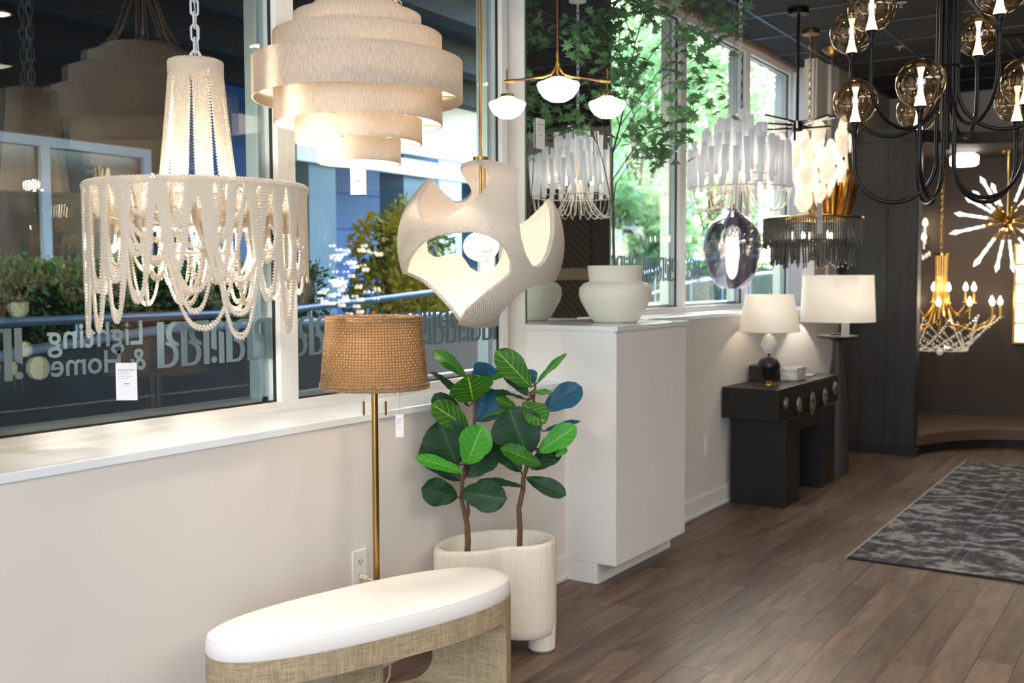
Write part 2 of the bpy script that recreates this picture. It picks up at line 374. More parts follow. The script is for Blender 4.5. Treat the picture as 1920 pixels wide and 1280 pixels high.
def foliage(name, c1, c2, c3, tr=.35):
    k = NT(name); p = k.n('BsdfPrincipled', Roughness=.55); tc = k.n('TexCoord'); nz = k.n('TexNoise', Scale=2.2, Detail=5.0); k.l(tc.outputs['Object'], nz.inputs[0])
    rp = k.n('ValToRGB'); e = rp.color_ramp.elements; e[0].position = .3; e[1].position = .72; e[0].color = (*lin(c1), 1); e[1].color = (*lin(c3), 1); x = e.new(.5); x.color = (*lin(c2), 1)
    k.l(nz.outputs['Fac'], rp.inputs[0]); k.l(rp.outputs[0], p.inputs['Base Color']); t = k.n('BsdfTranslucent'); k.l(rp.outputs[0], t.inputs[0])
    ms = k.n('MixShader'); ms.inputs[0].default_value = tr; k.l(p.outputs[0], ms.inputs[1]); k.l(t.outputs[0], ms.inputs[2]); k.l(ms.outputs[0], k.out.inputs[0]); return k.m
M['hedge'] = foliage('hedge_leaves', '#204a26', '#3f7a38', '#6a9a50')
M['shrub'] = foliage('shrub_leaves', '#4a7028', '#a8a030', '#e0b048')
M['treeleaf'] = foliage('tree_leaves', '#5c8c58', '#94b67a', '#c4d6a4', .5)
M['bark'] = mat('bark', '#4d4036', .9, noise=.4, nscale=10)
M['wirew'] = mat('pale_wire', '#d8d4cb', .35, metal=.3)
M['darkfacade'] = mat('dark_facade', '#1a1719', .7)
M['bluewall'] = mat('blue_siding', '#3d74b8', .6, noise=.12, nscale=.6)
M['palewall'] = mat('pale_stucco', '#9fb4cc', .8)
M['navy'] = mat('navy_guard_panel', '#27384a', .6, noise=.3, nscale=3)
M['canopy'] = mat('canopy_dark', '#1c2430', .8)
M['concrete'] = mat('concrete', '#9a9c9c', .9, noise=.2, nscale=4, bump=.1, bscale=30)
def vertical_ribs():
    k = NT('carved_planter'); p = k.n('BsdfPrincipled', Roughness=.8); p.inputs['Base Color'].default_value = (*lin('#e9e1d2'), 1)
    tc = k.n('TexCoord'); mp = k.n('Mapping'); mp.inputs['Scale'].default_value = (60, 60, 4.5); k.l(tc.outputs['Object'], mp.inputs[0])
    n = k.n('TexNoise', Scale=1.6, Detail=2.0, Distortion=.4); k.l(mp.outputs[0], n.inputs[0]); bp = k.n('Bump', Strength=.8, Distance=.006); k.l(n.outputs['Fac'], bp.inputs['Height']); k.l(bp.outputs[0], p.inputs['Normal'])
    k.l(p.outputs[0], k.out.inputs[0]); return k.m
M['planter'] = vertical_ribs()
M['soil'] = mat('planter_inside', '#cfc9bd', .9, bump=.2, bscale=30)
M['mirror'] = mat('mirror_silver', (.86, .89, .87), .01, metal=1)
M['mirroredge'] = mat('mirror_edge', '#2e4a40', .3)
M['vase'] = mat('chalk_vase', '#e2dfd2', .85, bump=.25, bscale=45, noise=.05)
M['shadew'] = mat('linen_shade', '#f7f4ef', .8, transl=('#fffaf2', .55))
M['marble'] = mat('white_marble', '#e8e4e0', .35, noise=.5, nscale=6, col2='#8d8680', stretch=(1, 2, 1))
M['darkbox'] = mat('dark_box', '#26221f', .35)
M['goldstone'] = mat('bronze_stone', '#5f4d38', .4, metal=.6, col2='#a89f92', noise=.6, nscale=22, bump=.6, bscale=30)
M['amber'] = glass('amber_glass', (.86, .74, .58), 2.1, gtint=(1, .93, .82))
M['merc'] = None
k = NT('smoked_mercury_glass'); tr = k.n('BsdfTransparent'); tr.inputs[0].default_value = (.80, .78, .84, 1); gl = k.n('BsdfGlossy'); gl.inputs[0].default_value = (.8, .8, .84, 1); gl.inputs['Roughness'].default_value = .03
ms = k.n('MixShader'); k.l(schlick(k, .42), ms.inputs[0]); k.l(tr.outputs[0], ms.inputs[1]); k.l(gl.outputs[0], ms.inputs[2]); k.l(ms.outputs[0], k.out.inputs[0]); M['merc'] = k.m
M['tubeglass'] = mat('opal_tube', '#f2f2f5', .35, transl=('#ffffff', .4), emit=(1, .97, .95), estr=.12)
M['disc'] = mat('alabaster_disc', '#fbf6ee', .4, transl=('#fff8ec', .6), emit=(1, .95, .88), estr=.3)
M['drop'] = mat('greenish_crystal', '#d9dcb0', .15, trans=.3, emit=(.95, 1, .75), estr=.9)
M['pattern'] = wave_bump('patterned_fabric', '#51463a', 6, .6, 'DIAGONAL', .9, None, .01, '#3d342b')
M['ledge'] = mat('ledge_wood', '#8d7a62', .6)
M['rug'] = None
def rugmat():
    k = NT('distressed_rug'); p = k.n('BsdfPrincipled', Roughness=.95); tc = k.n('TexCoord')
    n1 = k.n('TexNoise', Scale=11.0, Detail=10.0, Roughness=.8, Distortion=.6); n2 = k.n('TexVoronoi', Scale=15.0); n3 = k.n('TexNoise', Scale=40.0, Detail=5.0)
    for n in (n1, n2, n3): k.l(tc.outputs['Object'], n.inputs[0])
    w = k.n('TexWave', Scale=1.1, Distortion=14.0, Detail=4.0); w.inputs['Detail Scale'].default_value = 2.0; k.l(tc.outputs['Object'], w.inputs[0])
    a = k.n('Math', operation='MULTIPLY_ADD'); a.inputs[1].default_value = .35; k.l(n2.outputs['Distance'], a.inputs[0]); k.l(n1.outputs['Fac'], a.inputs[2])
    b = k.n('Math', operation='MULTIPLY_ADD'); b.inputs[1].default_value = .28; k.l(w.outputs['Fac'], b.inputs[0]); k.l(a.outputs[0], b.inputs[2])
    c = k.n('Math', operation='MULTIPLY_ADD'); c.inputs[1].default_value = .3; k.l(n3.outputs['Fac'], c.inputs[0]); k.l(b.outputs[0], c.inputs[2])
    sp = k.n('SeparateXYZ'); k.l(tc.outputs['Object'], sp.inputs[0])
    rp = k.n('ValToRGB'); e = rp.color_ramp.elements; e[0].position = .0; e[1].position = 1.0; e[0].color = (*lin('#24252b'), 1); e[1].color = (*lin('#8f8b86'), 1); x = e.new(.55); x.color = (*lin('#45454a'), 1)
    rm = k.n('MapRange'); rm.inputs['From Min'].default_value = .72; rm.inputs['From Max'].default_value = 1.15; k.l(c.outputs[0], rm.inputs['Value']); k.l(rm.outputs[0], rp.inputs[0])
    # border lines: distance from the long edge (y) and the short edge (x), object space
    mx = None
    def line(sock, at, wdt):
        s = k.n('Math', operation='SUBTRACT'); s.inputs[1].default_value = at; k.l(sock, s.inputs[0]); q = k.n('Math', operation='ABSOLUTE'); k.l(s.outputs[0], q.inputs[0])
        lt = k.n('Math', operation='LESS_THAN'); lt.inputs[1].default_value = wdt; k.l(q.outputs[0], lt.inputs[0]); return lt.outputs[0]
    cur = rp.outputs[0]
    for sock, at, wdt, col in ((sp.outputs[1], 1.19, .012, '#8f8d8b'), (sp.outputs[1], 1.05, .008, '#8a8886'), (sp.outputs[1], .80, .01, '#8f8d8b'), (sp.outputs[1], .74, .006, '#8f8d8b'), (sp.outputs[0], .16, .01, '#777'), (sp.outputs[0], .5, .01, '#77777a')):
        m = k.n('MixRGB'); f = line(sock, at, wdt); g = k.n('Math', operation='MULTIPLY'); g.inputs[1].default_value = .22; k.l(f, g.inputs[0]); k.l(g.outputs[0], m.inputs[0]); k.l(cur, m.inputs[1])
        m.inputs[2].default_value = (*lin(col if len(col) == 7 else '#777777'), 1); cur = m.outputs[0]
    k.l(cur, p.inputs['Base Color']); bp = k.n('Bump', Strength=.4, Distance=.004); k.l(n3.outputs['Fac'], bp.inputs['Height']); k.l(bp.outputs[0], p.inputs['Normal'])
    k.l(p.outputs[0], k.out.inputs[0]); return k.m
M['rug'] = rugmat()
M['rugedge'] = mat('rug_binding', '#a39a8c', .9)
# ---------------------------------------------------------------- room shell
YF = 2.784; YW = 3.115; YG = 3.155
# floor
fl = struct(MB().box(-3, -6, -.12, 13.2, 3.3, -.006).build('floor', mat('subfloor', '#2c241e', .9), smooth=False))
rng = random.Random(3); rest = MB(); cnt = 0; bmesh_cache = {}
for j in range(58):
    y1 = 2.79-.1485*j; y0 = y1-.1485; x = -3-rng.random()*.9
    while x < 12.9:
        L = rng.choice((.75, .95, 1.2, 1.2, 1.5)); x0, x1 = x, x+L; x = x1
        if x1 < -2.9: continue
        a, b = max(x0, -3), min(x1, 13.1)
        vis = (b > 3.3 and a < 11.3 and y0 > -.9)
        if vis and cnt < 296:
            key = round(b-a, 2)
            if key not in bmesh_cache:
                bmesh_cache[key] = MB().box(.0008, .0008, -.006, key-.0008, .1477, 0).mesh('floorboard', M['floor'], False)
            inst('floorboard', bmesh_cache[key], fl, (a, y0, -rng.random()*.0006)); cnt += 1
        else: rest.box(a+.0008, y0+.0008, -.006, b-.0008, y1-.0008, 0)
ro = rest.build('floorboards_beyond', M['floor'], fl, smooth=False); ro['kind'] = 'stuff'
# ceiling with lay-in tiles
ce = struct(MB().box(-3, -6, CEIL+.03, 13.2, 3.4, CEIL+.3).build('ceiling', M['trimdark'], smooth=False))
TX, TY, TS = 7.584, 2.756, .70
gb = MB(); tile = MB().box(-.341, -.341, .006, .341, .341, .03).mesh('ceiling_tile', M['ceil'], False); rest = MB()
for i in range(-15, 8): gb.box(TX+i*TS-.012, -5.9, CEIL, TX+i*TS+.012, YW, CEIL+.012)
for j in range(-12, 1): gb.box(-2.95, TY+j*TS-.012, CEIL-.0005, 13.1, TY+j*TS+.012, CEIL+.0115)
gb.build('ceiling_grid', M['tbar'], ce, smooth=False)
for i in range(-15, 8):
    for j in range(-12, 1):
        cx, cy = TX+(i+.5)*TS, TY+(j-.5)*TS
        if cx > 5.2 and cx < 12 and cy > -1.4: inst('ceiling_tile', tile, ce, (cx, cy, CEIL))
        else: rest.box(cx-.341, cy-.341, CEIL+.006, cx+.341, cy+.341, CEIL+.03)
    rest.box(TX+i*TS+.009, TY+.012, CEIL+.006, TX+(i+1)*TS-.009, YW, CEIL+.03)
t = rest.build('ceiling_tiles_beyond', M['ceil'], ce, smooth=False); t['kind'] = 'stuff'
struct(MB().box(-3, YW-.03, CEIL-.03, 9.66, YW+.1, CEIL+.03).build('trim_1', mat('head_trim', '#8a7763', .7), smooth=False))
# knee walls under the windows
wl = struct(MB().box(1.60, YF, 0, 4.79, 3.30, 1.037).build('wall_window_left', M['wall'], smooth=False))
wr = struct(MB().box(5.80, YF, 0, 9.84, 3.30, 1.342).build('wall_window_right', M['wall'], smooth=False))
struct(MB().box(1.55, 2.776, 1.037, 4.79, YW+.02, 1.067).build('trim_3', M['sill'], smooth=False, bevel=.003))
struct(MB().box(5.80, 2.776, 1.342, 9.5, YW+.02, 1.371).build('trim_4', M['sill'], smooth=False, bevel=.003))
for a, b, nm in ((1.62, 4.79, 'baseboard_left'), (5.69, 9.85, 'baseboard_right')):
    m = MB().box(a, YF-.014, 0, b, YF, .118).box(a, YF-.009, .118, b, YF, .129).box(a, YF-.024, 0, b, YF-.014, .022)
    struct(m.build(nm, M['white'], smooth=False, bevel=.002))
# columns
struct(MB().box(4.79, 3.038, 0, 5.80, 3.30, CEIL+.02).box(4.79, YF, 0, 5.80, 3.038, 1.341).build('wall_column', M['wall'], smooth=False))
struct(MB().box(-.3, 2.776, 0, 1.60, 3.30, CEIL+.02).build('wall_column_left', M['wall'], smooth=False))
# end of the window wall: white pilasters in the window recess, then the beige far wall
struct(MB().box(9.62, 2.79, 1.372, 9.875, 3.30, 3.575).box(9.84, 2.786, 0, 9.99, 3.3, 2.99).build('wall_pilaster', M['wall'], smooth=False))
struct(MB().box(9.28, 2.82, 1.372, 9.62, 2.93, 3.575).build('wall_pipe_chase', M['wall'], smooth=False))
struct(MB().box(9.84, 2.785, 2.99, 11.8, 3.0, 3.575).build('wall_bulkhead', M['beige'], smooth=False))
struct(MB().box(11.8, -6, 0, 12.0, 3.0, 3.575).build('wall_far', M['beige'], smooth=False))
# alcove: curved dark lintel, brown back wall, low rounded stage
def ringslab(x_face, z0, z1, xb, poly_y):
    pts = [(xb, 2.76)]+[(x_face(y), y) for y in poly_y]+[(xb, poly_y[-1])]
    return MB().prism(pts, z0, z1)
ys = [2.06-i*.03 for i in range(0, 60)]
def lint(y): d = 2.06-y; return 10.06+.62*(1-math.exp(-d/.33))
def stage(y): d = 2.06-y; return 9.92+1.02*(1-math.exp(-d/.34)) if d < .75 else 9.92+1.02*(1-math.exp(-.75/.34))+(d-.75)*.32
struct(ringslab(lint, 2.86, 2.97, 11.75, ys).build('trim_5', M['trimdark'], smooth=False))
st = struct(ringslab(lambda y: stage(y)+.0, .085, .18, 11.75, ys).build('trim_6', M['ledge'] if 0 else mat('stage_top', '#5d4b3d', .5), smooth=False))
struct(ringslab(lambda y: stage(y)+.05, 0, .085, 11.75, ys).build('trim_7', mat('stage_kick', '#120d0a', .6), smooth=False))
struct(MB().box(11.75, -.38, 0, 11.8, 2.785, 2.95).build('wall_alcove', M['brownwall'], smooth=False))
struct(MB().box(10.0, 2.765, 0, 11.75, 2.785, 2.99).build('wall_alcove_side', M['brownwall'], smooth=False))
# dark panelled partition
dw = struct(MB().box(9.86, 2.06, .07, 10.0, 2.785, 2.99).build('wall_dark', M['panel'], smooth=False))
MB().box(9.835, 2.035, 0, 10.01, 2.78, .07).build('skirting', M['espresso'], dw, smooth=False, bevel=.003)
for i in range(2): MB().box(9.850, 2.07+.26*i, .08, 9.862, 2.32+.26*i if i == 0 else 2.72, 2.86).build('panel_board', M['panel'], dw, smooth=False, bevel=.002)
MB().box(9.850, 2.07, 2.868, 9.862, 2.72, 2.985).build('panel_board', M['panel'], dw, smooth=False, bevel=.002)

# far wall towards the showroom's depth, seen in the mirror
pw = struct(MB().box(11.72, -6, 0, 11.8, -.38, 2.95).build('wall_far_patterned', M['pattern'], smooth=False))
MB().box(11.68, -6, 1.62, 11.72, -.38, 1.77).build('ledge', M['ledge'], pw, smooth=False)
struct(MB().box(-3, -6.15, 0, 13.2, -6, CEIL+.02).build('wall_back', M['brownwall'], smooth=False))
struct(MB().box(-3.15, -6, 0, -3, 3.3, CEIL+.02).build('wall_side', M['wall'], smooth=False))
struct(MB().box(-3, 3.16, 0, -.3, 3.3, CEIL+.02).build('wall_window_end', M['wall'], smooth=False))

# windows -----------------------------------------------------------------
def window(name, x0, x1, z0, z1, parent=None):
    w = semp(name, (0, 0, 0))
    # sash: bottom rail in two steps, head, jambs, and the dark gasket round the pane
    MB().box(x0-.05, YW, z0-.042, x1+.05, YW+.09, z0).box(x0-.05, YW-.014, z0-.044, x1+.05, YW, z0-.022).build('bottom_rail', M['frame'], w, smooth=False, bevel=.002)
    MB().box(x0-.05, YW, z1, x1+.05, YW+.09, CEIL-.03).build('head_rail', M['frame'], w, smooth=False, bevel=.002)
    MB().box(x0-.05, YW, z0, x0, YW+.09, z1).build('jamb', M['frame'], w, smooth=False, bevel=.002)
    MB().box(x1, YW, z0, x1+.05, YW+.09, z1).build('jamb', M['frame'], w, smooth=False, bevel=.002)
    g = .007
    MB().box(x0, YG-.012, z0, x0+g, YG, z1).box(x1-g, YG-.012, z0, x1, YG, z1).box(x0, YG-.012, z0, x1, YG, z0+g).box(x0, YG-.012, z1-g, x1, YG, z1).build('gasket', M['gasket'], w, smooth=False)
    MB().box(x0, YG, z0, x1, YG+.022, z1).build('pane', M['glass'], w, smooth=False)
    MB().box(x0+g, YG+.03, z0, x0+.04, YG+.10, z1).box(x1-.04, YG+.03, z0, x1-g, YG+.10, z1).box(x0, YG+.03, z0, x1, YG+.10, z0+.02).build('outer_frame', M['alum'], w, smooth=False)
    return w
W1 = window('window_1', 1.66, 3.042, 1.109, 3.485)
W2 = window('window_2', 3.142, 4.69, 1.109, 3.485)
W3 = window('window_3', 5.60, 7.02, 1.413, 3.485)
W4 = window('window_4', 7.125, 8.33, 1.413, 3.485)
W5 = window('window_5', 8.43, 9.48, 1.413, 3.485)
struct(MB().box(3.043, YW-.001, 1.068, 3.141, YW+.12, 3.6).build('trim_8', M['frame'], smooth=False)) if 0 else None

# frosted lettering on the panes (seen from behind, so mirrored)
def decal_band(parent, X0, X1, z0, h, start, U=.325, stop=None):
    b = MB()
    def P(pts): b.add([(x, YG-.0015, z) for x, z in pts]+[(x, YG-.0005, z) for x, z in pts],
                      [tuple(range(len(pts)))]+[tuple(len(pts)+i for i in range(len(pts)-1, -1, -1))]+[(i, len(pts)+i, len(pts)+(i+1) % len(pts), (i+1) % len(pts)) for i in range(len(pts))])
    def bar(u0, u1, v0=0, v1=1, s0=0, s1=0): P([(u0, v0+s0), (u1, v0), (u1, v1), (u0, v1+s1)])
    def X(u): return base+u*U
    def put(poly):
        q = [(X(u), z0+v*h) for u, v in poly]
        if min(p[0] for p in q) > X0 and max(p[0] for p in q) < X1: P(q)
    def strip(outer, inner):
        for i in range(len(outer)-1): put([outer[i], outer[i+1], inner[i+1], inner[i]])
    def bowl(u):   # lower D bowl to the right of a bar
        o = [(u+.0, 0), (u+.08, 0)]; 
        outer = [(u, 0)]+[(u+.075+.125*sin(a), .27-.27*cos(a)) for a in [PI*i/10 for i in range(0, 9)]]+[(u+.02, .58)]
        inner = [(u, .06)]+[(u+.055+.075*sin(a), .27-.20*cos(a)) for a in [PI*i/10 for i in range(0, 9)]]+[(u+.02, .50)]
        strip(outer, inner)
    def hook(u):   # upper stroke curling left from a bar's head
        outer = [(u, 1)]+[(u-.085-.125*sin(a), .74+.26*cos(a)) for a in [PI*i/10 for i in range(0, 9)]]+[(u-.03, .44)]
        inner = [(u, .93)]+[(u-.06-.07*sin(a), .74+.18*cos(a)) for a in [PI*i/10 for i in range(0, 9)]]+[(u-.03, .52)]
        strip(outer, inner)
    def rect(u0, u1, v0=0, v1=1, cut=0, cutt=0): put([(u0, v0+cut), (u1, v0), (u1, v1), (u0, v1+cutt)] )
    def dot(u, v): put([(u+.043*cos(a), v+.075*sin(a)) for a in [2*PI*i/14 for i in range(14)]])
    base = start
    while base < X1:
        rect(0, .095); bowl(.095); hook(.33); rect(.33, .42); bowl(.42); hook(.655); rect(.655, .74)
        rect(.77, .85, .30, 1, .06); dot(.81, .09); rect(.885, .965, 0, .70, 0, .06); dot(.925, .90)
        base += U
        if stop and base+U*.5 > stop: break
    if b.v: return b.build('frosted_lettering', M['decal'], parent, smooth=False)
decal_band(W1, 1.67, 3.035, 1.288, .168, 2.465)
decal_band(W1, 1.67, 1.952, 1.288, .168, 1.665, stop=1.9)
decal_band(W2, 3.15, 4.685, 1.288, .168, 3.14)
decal_band(W3, 5.7, 7.01, 1.60, .168, 5.62)
decal_band(W4, 7.13, 7.5, 1.60, .168, 7.13)
def text(body, xr, z, size, parent, m, y=YG-.001, name='frosted_word'):
    cu = bpy.data.curves.new('t', 'FONT'); cu.body = body; cu.size = size; cu.extrude = .0004; cu.offset = .0012*size/.1
    cu.resolution_u = 4
    o = bpy.data.objects.new('t', cu); COL.objects.link(o); dg = bpy.context.evaluated_depsgraph_get(); me = bpy.data.meshes.new_from_object(o.evaluated_get(dg))
    bpy.data.objects.remove(o); me.materials.clear(); me.materials.append(m)
    q = bpy.data.objects.new(name, me); COL.objects.link(q); q.parent = parent; q.location = (xr, y, z); q.rotation_euler = (PI/2, 0, PI); return q
text('Lighting', 2.41, 1.381, .122, W1, M['decal'])
text('& Home', 2.415, 1.290, .110, W1, M['decal'])

# mirror on the column, cabinet with counter --------------------------------
t = thing('column_mirror', 'tall frameless mirror covering the front of the white column behind the vase', 'mirror', (4.80, 3.03, 1.368))
MB().box(0, 0, 0, .965, .008, 2.2).build('mirror_glass', M['mirror'], t, smooth=False)
MB().box(-.003, -.001, 0, 0, .008, 2.2).box(.965, -.001, 0, .968, .008, 2.2).build('mirror_edge', M['mirroredge'], t, smooth=False)
t = thing('low_cabinet', 'tall white slab-front cabinet under a pale counter, in front of the mirrored column', 'cabinet', (4.782, 2.47, 0))
MB().box(0, .012, .11, .875, .3138, 1.341).build('cabinet_body', M['white'], t, smooth=False, bevel=.001)
MB().box(-.006, 0, .113, .878, .012, 1.330).build('front_panel', M['white'], t, smooth=False, bevel=.001)
MB().box(0, .112, 0, .92, .312, .112).build('toe_kick', M['white'], t, smooth=False)
MB().box(-.004, -.004, 1.341, .925, .56, 1.367).build('counter', mat('counter_quartz', '#e2e3e4', .12), t, smooth=False, bevel=.001)
MB().box(.0, .3139, 1.067, .02, .56, 1.341).build('filler_panel', M['white'], t, smooth=False)

# ceiling fixtures -------------------------------------------------------
def downlight(x, y, lbl, z=CEIL):
    t = thing('ceiling_downlight', lbl, 'light', (x, y, z), group='recessed downlights')
    MB().lathe([(.075, 0), (.095, 0), (.095, -.004), (.075, -.004)], 28, closed=True).build('trim_ring', M['tagw'], t)
    MB().lathe([(0, -.002), (.075, -.002)], 28).build('lens', M['bulbw'], t)
    l = lamp('SPOT', (x, y, z-.02), 42, WARM, .06, (0, 0, 0), 2.3)
LB = 'round recessed ceiling downlight with white trim ring, reflected in the windows'
for x, y in ((1.2, .9), (2.7, -.4), (4.4, -1.0), (6.2, -.2), (6.9, -1.8), (8.6, .4), (3.4, 1.75), (9.6, -1.4)): downlight(x, y, LB)
sp = MB().lathe([(0, -.004), (.03, -.004), (.04, 0), (0, 0)], 20).cyl(0, 0, -.03, 0, .006).lathe([(0, -.034), (.014, -.032), (.014, -.028), (0, -.026)], 12).build('ceiling_sprinkler', M['alum'], loc=(7.77, 1.77, CEIL))
tag(sp, 'small silver sprinkler head on the dark ceiling above the globe chandelier', 'sprinkler')
sp = MB().lathe([(0, -.004), (.03, -.004), (.04, 0), (0, 0)], 20).cyl(0, 0, -.03, 0, .006).build('ceiling_sprinkler', M['alum'], loc=(9.2, 2.1, CEIL))
tag(sp, 'smaller looking silver sprinkler head on the dark ceiling, farther towards the beige wall', 'sprinkler')
t = thing('ceiling_vent', 'dark slotted air vent in the ceiling beyond the globe chandelier', 'vent', (9.6, 1.36, CEIL))
MB().box(-.3, -.3, -.012, .3, .3, 0).build('frame', M['ceil'], t, smooth=False)
for i in range(6): MB().box(-.27, -.25+.09*i, -.022, .27, -.22+.09*i, -.006).build('slat', M['gasket'], t, smooth=False)
# ---------------------------------------------------------------- near objects
def price_tag(label, loc, rz, w=.055, h=.12, grey=False, string=.05, rx=0.):
    t = thing('price_tag', label, 'tag', loc, rz); t.rotation_euler = (rx, 0, rz)
    MB().box(-w/2, -.0006, -h, w/2, .0006, 0).build('card', M['tagg'] if grey else M['tagw'], t, smooth=False)
    if not grey:
        b = MB()
        b.box(-w*.40, -.0012, -h*.20, w*.42, -.0007, -h*.185)
        for i in range(4): b.box(-w*.42, -.0012, -h*(.25+.055*i), w*(.1+.08*(i % 3)), -.0007, -h*(.243+.055*i))
        b.box(-w*.14, -.0012, -h*.565, w*.14, -.0007, -h*.545); b.box(-w*.12, -.0012, -h*.60, w*.12, -.0007, -h*.595)
        b.build('faint_print', M['tagi'], t, smooth=False)
    else: MB().box(-w*.16, -.0012, -h*.52, w*.2, -.0007, -h*.47).build('faint_print', M['tagi'], t, smooth=False)
    if string: MB().tube([(0, 0, -.004), (.002, .002, string*.5), (0, 0, string)], .0006, 4).build('string', M['thread'], t)
    return t

# beaded chandelier ------------------------------------------------------
CX, CY = 2.287, 2.705
t = thing('beaded_chandelier', 'ivory wooden bead chandelier with draped swags hanging by a white chain in the left window', 'chandelier', (CX, CY, 0), VR)
chain(t, 2.30, CEIL, .052, .0115, .0035, M['chainw'])
MB().tube([(.012, 0, 2.33), (-.008, .004, 2.6), (.009, 0, 2.9), (0, 0, CEIL)], .002, 5).build('cord', M['chainw'], t)
MB().torus((0, 0, 2.325), .018, .004, 'y', 20, 6).build('loop', M['chainw'], t)
_ph = [0]
def beadrun(b, pts, sp=.0098, r=.0060):
    """beads at even spacing along a polyline"""
    _ph[0] ^= 1; acc = sp*.5*_ph[0]; prev = Vector(pts[0]); b.bead(prev, r)
    for p in pts[1:]:
        p = Vector(p); d = (p-prev).length
        while acc+d >= sp:
            f = (sp-acc)/d; prev = prev.lerp(p, f); d = (p-prev).length; acc = 0; b.bead(prev, r)
        acc += d; prev = p
zt, zr = 2.312, 1.905
b = MB()
for k in range(9):
    z = zt-.0048*k; n = 54; r_ = .083-(.010 if k == 0 else 0)
    for i in range(n): a = 2*PI*(i+.5*(k % 2))/n; b.bead((r_*cos(a), r_*sin(a), z), .0056)
b.lathe([(0, zt-.006), (.078, zt-.006), (.080, zt-.045), (.076, zt-.045)], 32)
b.build('bead_crown', M['bead'], t)
b = MB()
for (rr, z) in ((.348, zr+.004), (.351, zr-.003), (.349, zr-.010), (.343, zr+.007)):
    n = 230
    for i in range(n): a = 2*PI*(i+(z*1000 % 2)*.5)/n; b.bead((rr*cos(a), rr*sin(a), z), .0054)
b.torus((0, 0, zr-.004), .345, .007, 'z', 72, 6); b.build('bead_rim', M['bead'], t)
b = MB().torus((0, 0, zr), .118, .004, 'z', 40, 6).torus((0, 0, zr-.125), .19, .006, 'z', 48, 6).torus((0, 0, zr-.21), .10, .006, 'z', 40, 6)
for k in range(6): a = 2*PI*k/6; b.tube([(0, 0, zr), (.345*cos(a), .345*sin(a), zr-.004)], .003, 6)
b.build('inner_frame', M['bead'], t)
rg = random.Random(5)
# vertical ribbons from the crown to the inner ring
for k in range(9):
    a0 = 2*PI*k/9+.30; ns = 6 if k % 2 else 7; b = MB()
    for s in range(ns):
        a = a0+(s-ns/2)*.098; bb = a0+(s-ns/2)*.072
        p0 = Vector((.082*cos(a), .082*sin(a), zt-.04)); p1 = Vector((.120*cos(bb), .120*sin(bb), zr))
        beadrun(b, [p0.lerp(p1, i/6)+Vector((0, 0, -.012*sin(PI*i/6))) for i in range(7)])
    b.build('bead_ribbon', M['bead'], t)
def swag(a0, a1, r0, r1, depth, ns, z0, spread=.012, pull=0.):
    b = MB()
    for s in range(ns):
        pts = []; o = (s-(ns-1)/2)
        for i in range(23):
            u = i/22; q = u*2-1
            shape = 1-abs(q)**2.6
            x0, y0 = r0*cos(a0+o*spread), r0*sin(a0+o*spread); x1, y1 = r1*cos(a1-o*spread), r1*sin(a1-o*spread)
            # bulge along the rim
            am = a0+(a1-a0)*u; rm = (r0+(r1-r0)*u)*(1-pull*shape)
            ex, ey = x0+(x1-x0)*u, y0+(y1-y0)*u; cx, cy = rm*cos(am), rm*sin(am)
            w = .55; pts.append((ex*(1-w)+cx*w, ey*(1-w)+cy*w, z0-(depth-abs(o)*.006+o*.004)*shape))
        beadrun(b, pts)
    return b.build('bead_swag', M['bead'], t)
D2 = math.radians
R0 = .347
# wide outer festoons: nested loops, each a band of strands (angles: 270 faces the viewer)
for (c, hw, deps, ns) in ((184, 8, (.10, .15, .20, .25), 8), (198, 8, (.19, .29, .33), 8), (212, 9, (.30, .40, .47), 8), (228, 9, (.33, .45), 8), (243, 9, (.30, .42), 8),
                          (256, 10, (.22, .36), 7), (266, 24, (.11, .18, .235), 3), (284, 14, (.33, .39), 3), (288, 24, (.20, .44), 3), (276, 7, (.14, .27), 8), (296, 8, (.18, .30), 8), (306, 17, (.30, .40, .47), 4), (322, 10, (.24, .36), 8), (336, 9, (.30, .43, .46), 8), (346, 8, (.2, .3), 8),
                          (354, 8, (.12, .18, .23, .28), 7), (10, 12, (.2, .3), 4), (34, 14, (.25, .34), 3), (60, 16, (.22, .36), 3), (86, 14, (.28, .40), 3), (112, 16, (.22, .34), 3), (138, 14, (.26, .38), 3), (162, 12, (.2, .3), 4)):
    for i, d in enumerate(deps):
        swag(D2(c-hw*(1-.10*i)), D2(c+hw*(1-.10*i)), R0, R0, d, ns, zr-.004, .022)
# short vertical curtain strands between the festoons
for k in range(26):
    a = 2*PI*k/26+.1; b = MB()
    for s in range(8):
        aa = a+s*.026; L = .13+.07*rg.random(); beadrun(b, [(R0*cos(aa), R0*sin(aa), zr-.01), (R0*.93*cos(aa), R0*.93*sin(aa), zr-L*.5), (.19*cos(aa), .19*sin(aa), zr-.13)])
    b.build('bead_strand', M['bead'], t)
for k in range(22):
    a = 2*PI*k/22+.06; swag(a, a+rg.uniform(.28, .5), .30, .30, rg.uniform(.12, .34), 5, zr-.01, .024, .05)
for k in range(10):
    a = 2*PI*k/10; swag(a, a+.75, .19, .19, .17+.08*(k % 2), 3, zr-.125, .03, .2)
    swag(a+.3, a+.95, .10, .10, .10, 2, zr-.21, .05, .2)
for k in range(5):
    a = 2*PI*k/5+.5; x, y = .20*cos(a), .20*sin(a)
    MB().cyl(x, y, zr-.09, zr-.05, .012, .012, 12).build('candle_sleeve', M['chainw'], t)
    MB().lathe([(0, -.05), (.016, -.045), (.02, -.02), (.012, .012), (.002, .032), (0, .033)], 14, (x, y, zr-.002)).build('candle_bulb', M['bulb'], t)
lamp('POINT', (CX, CY, zr-.10), 30, (1, .87, .70), .02); lamp('POINT', (CX, CY, zr+.06), 5, (1, .84, .64), .02)
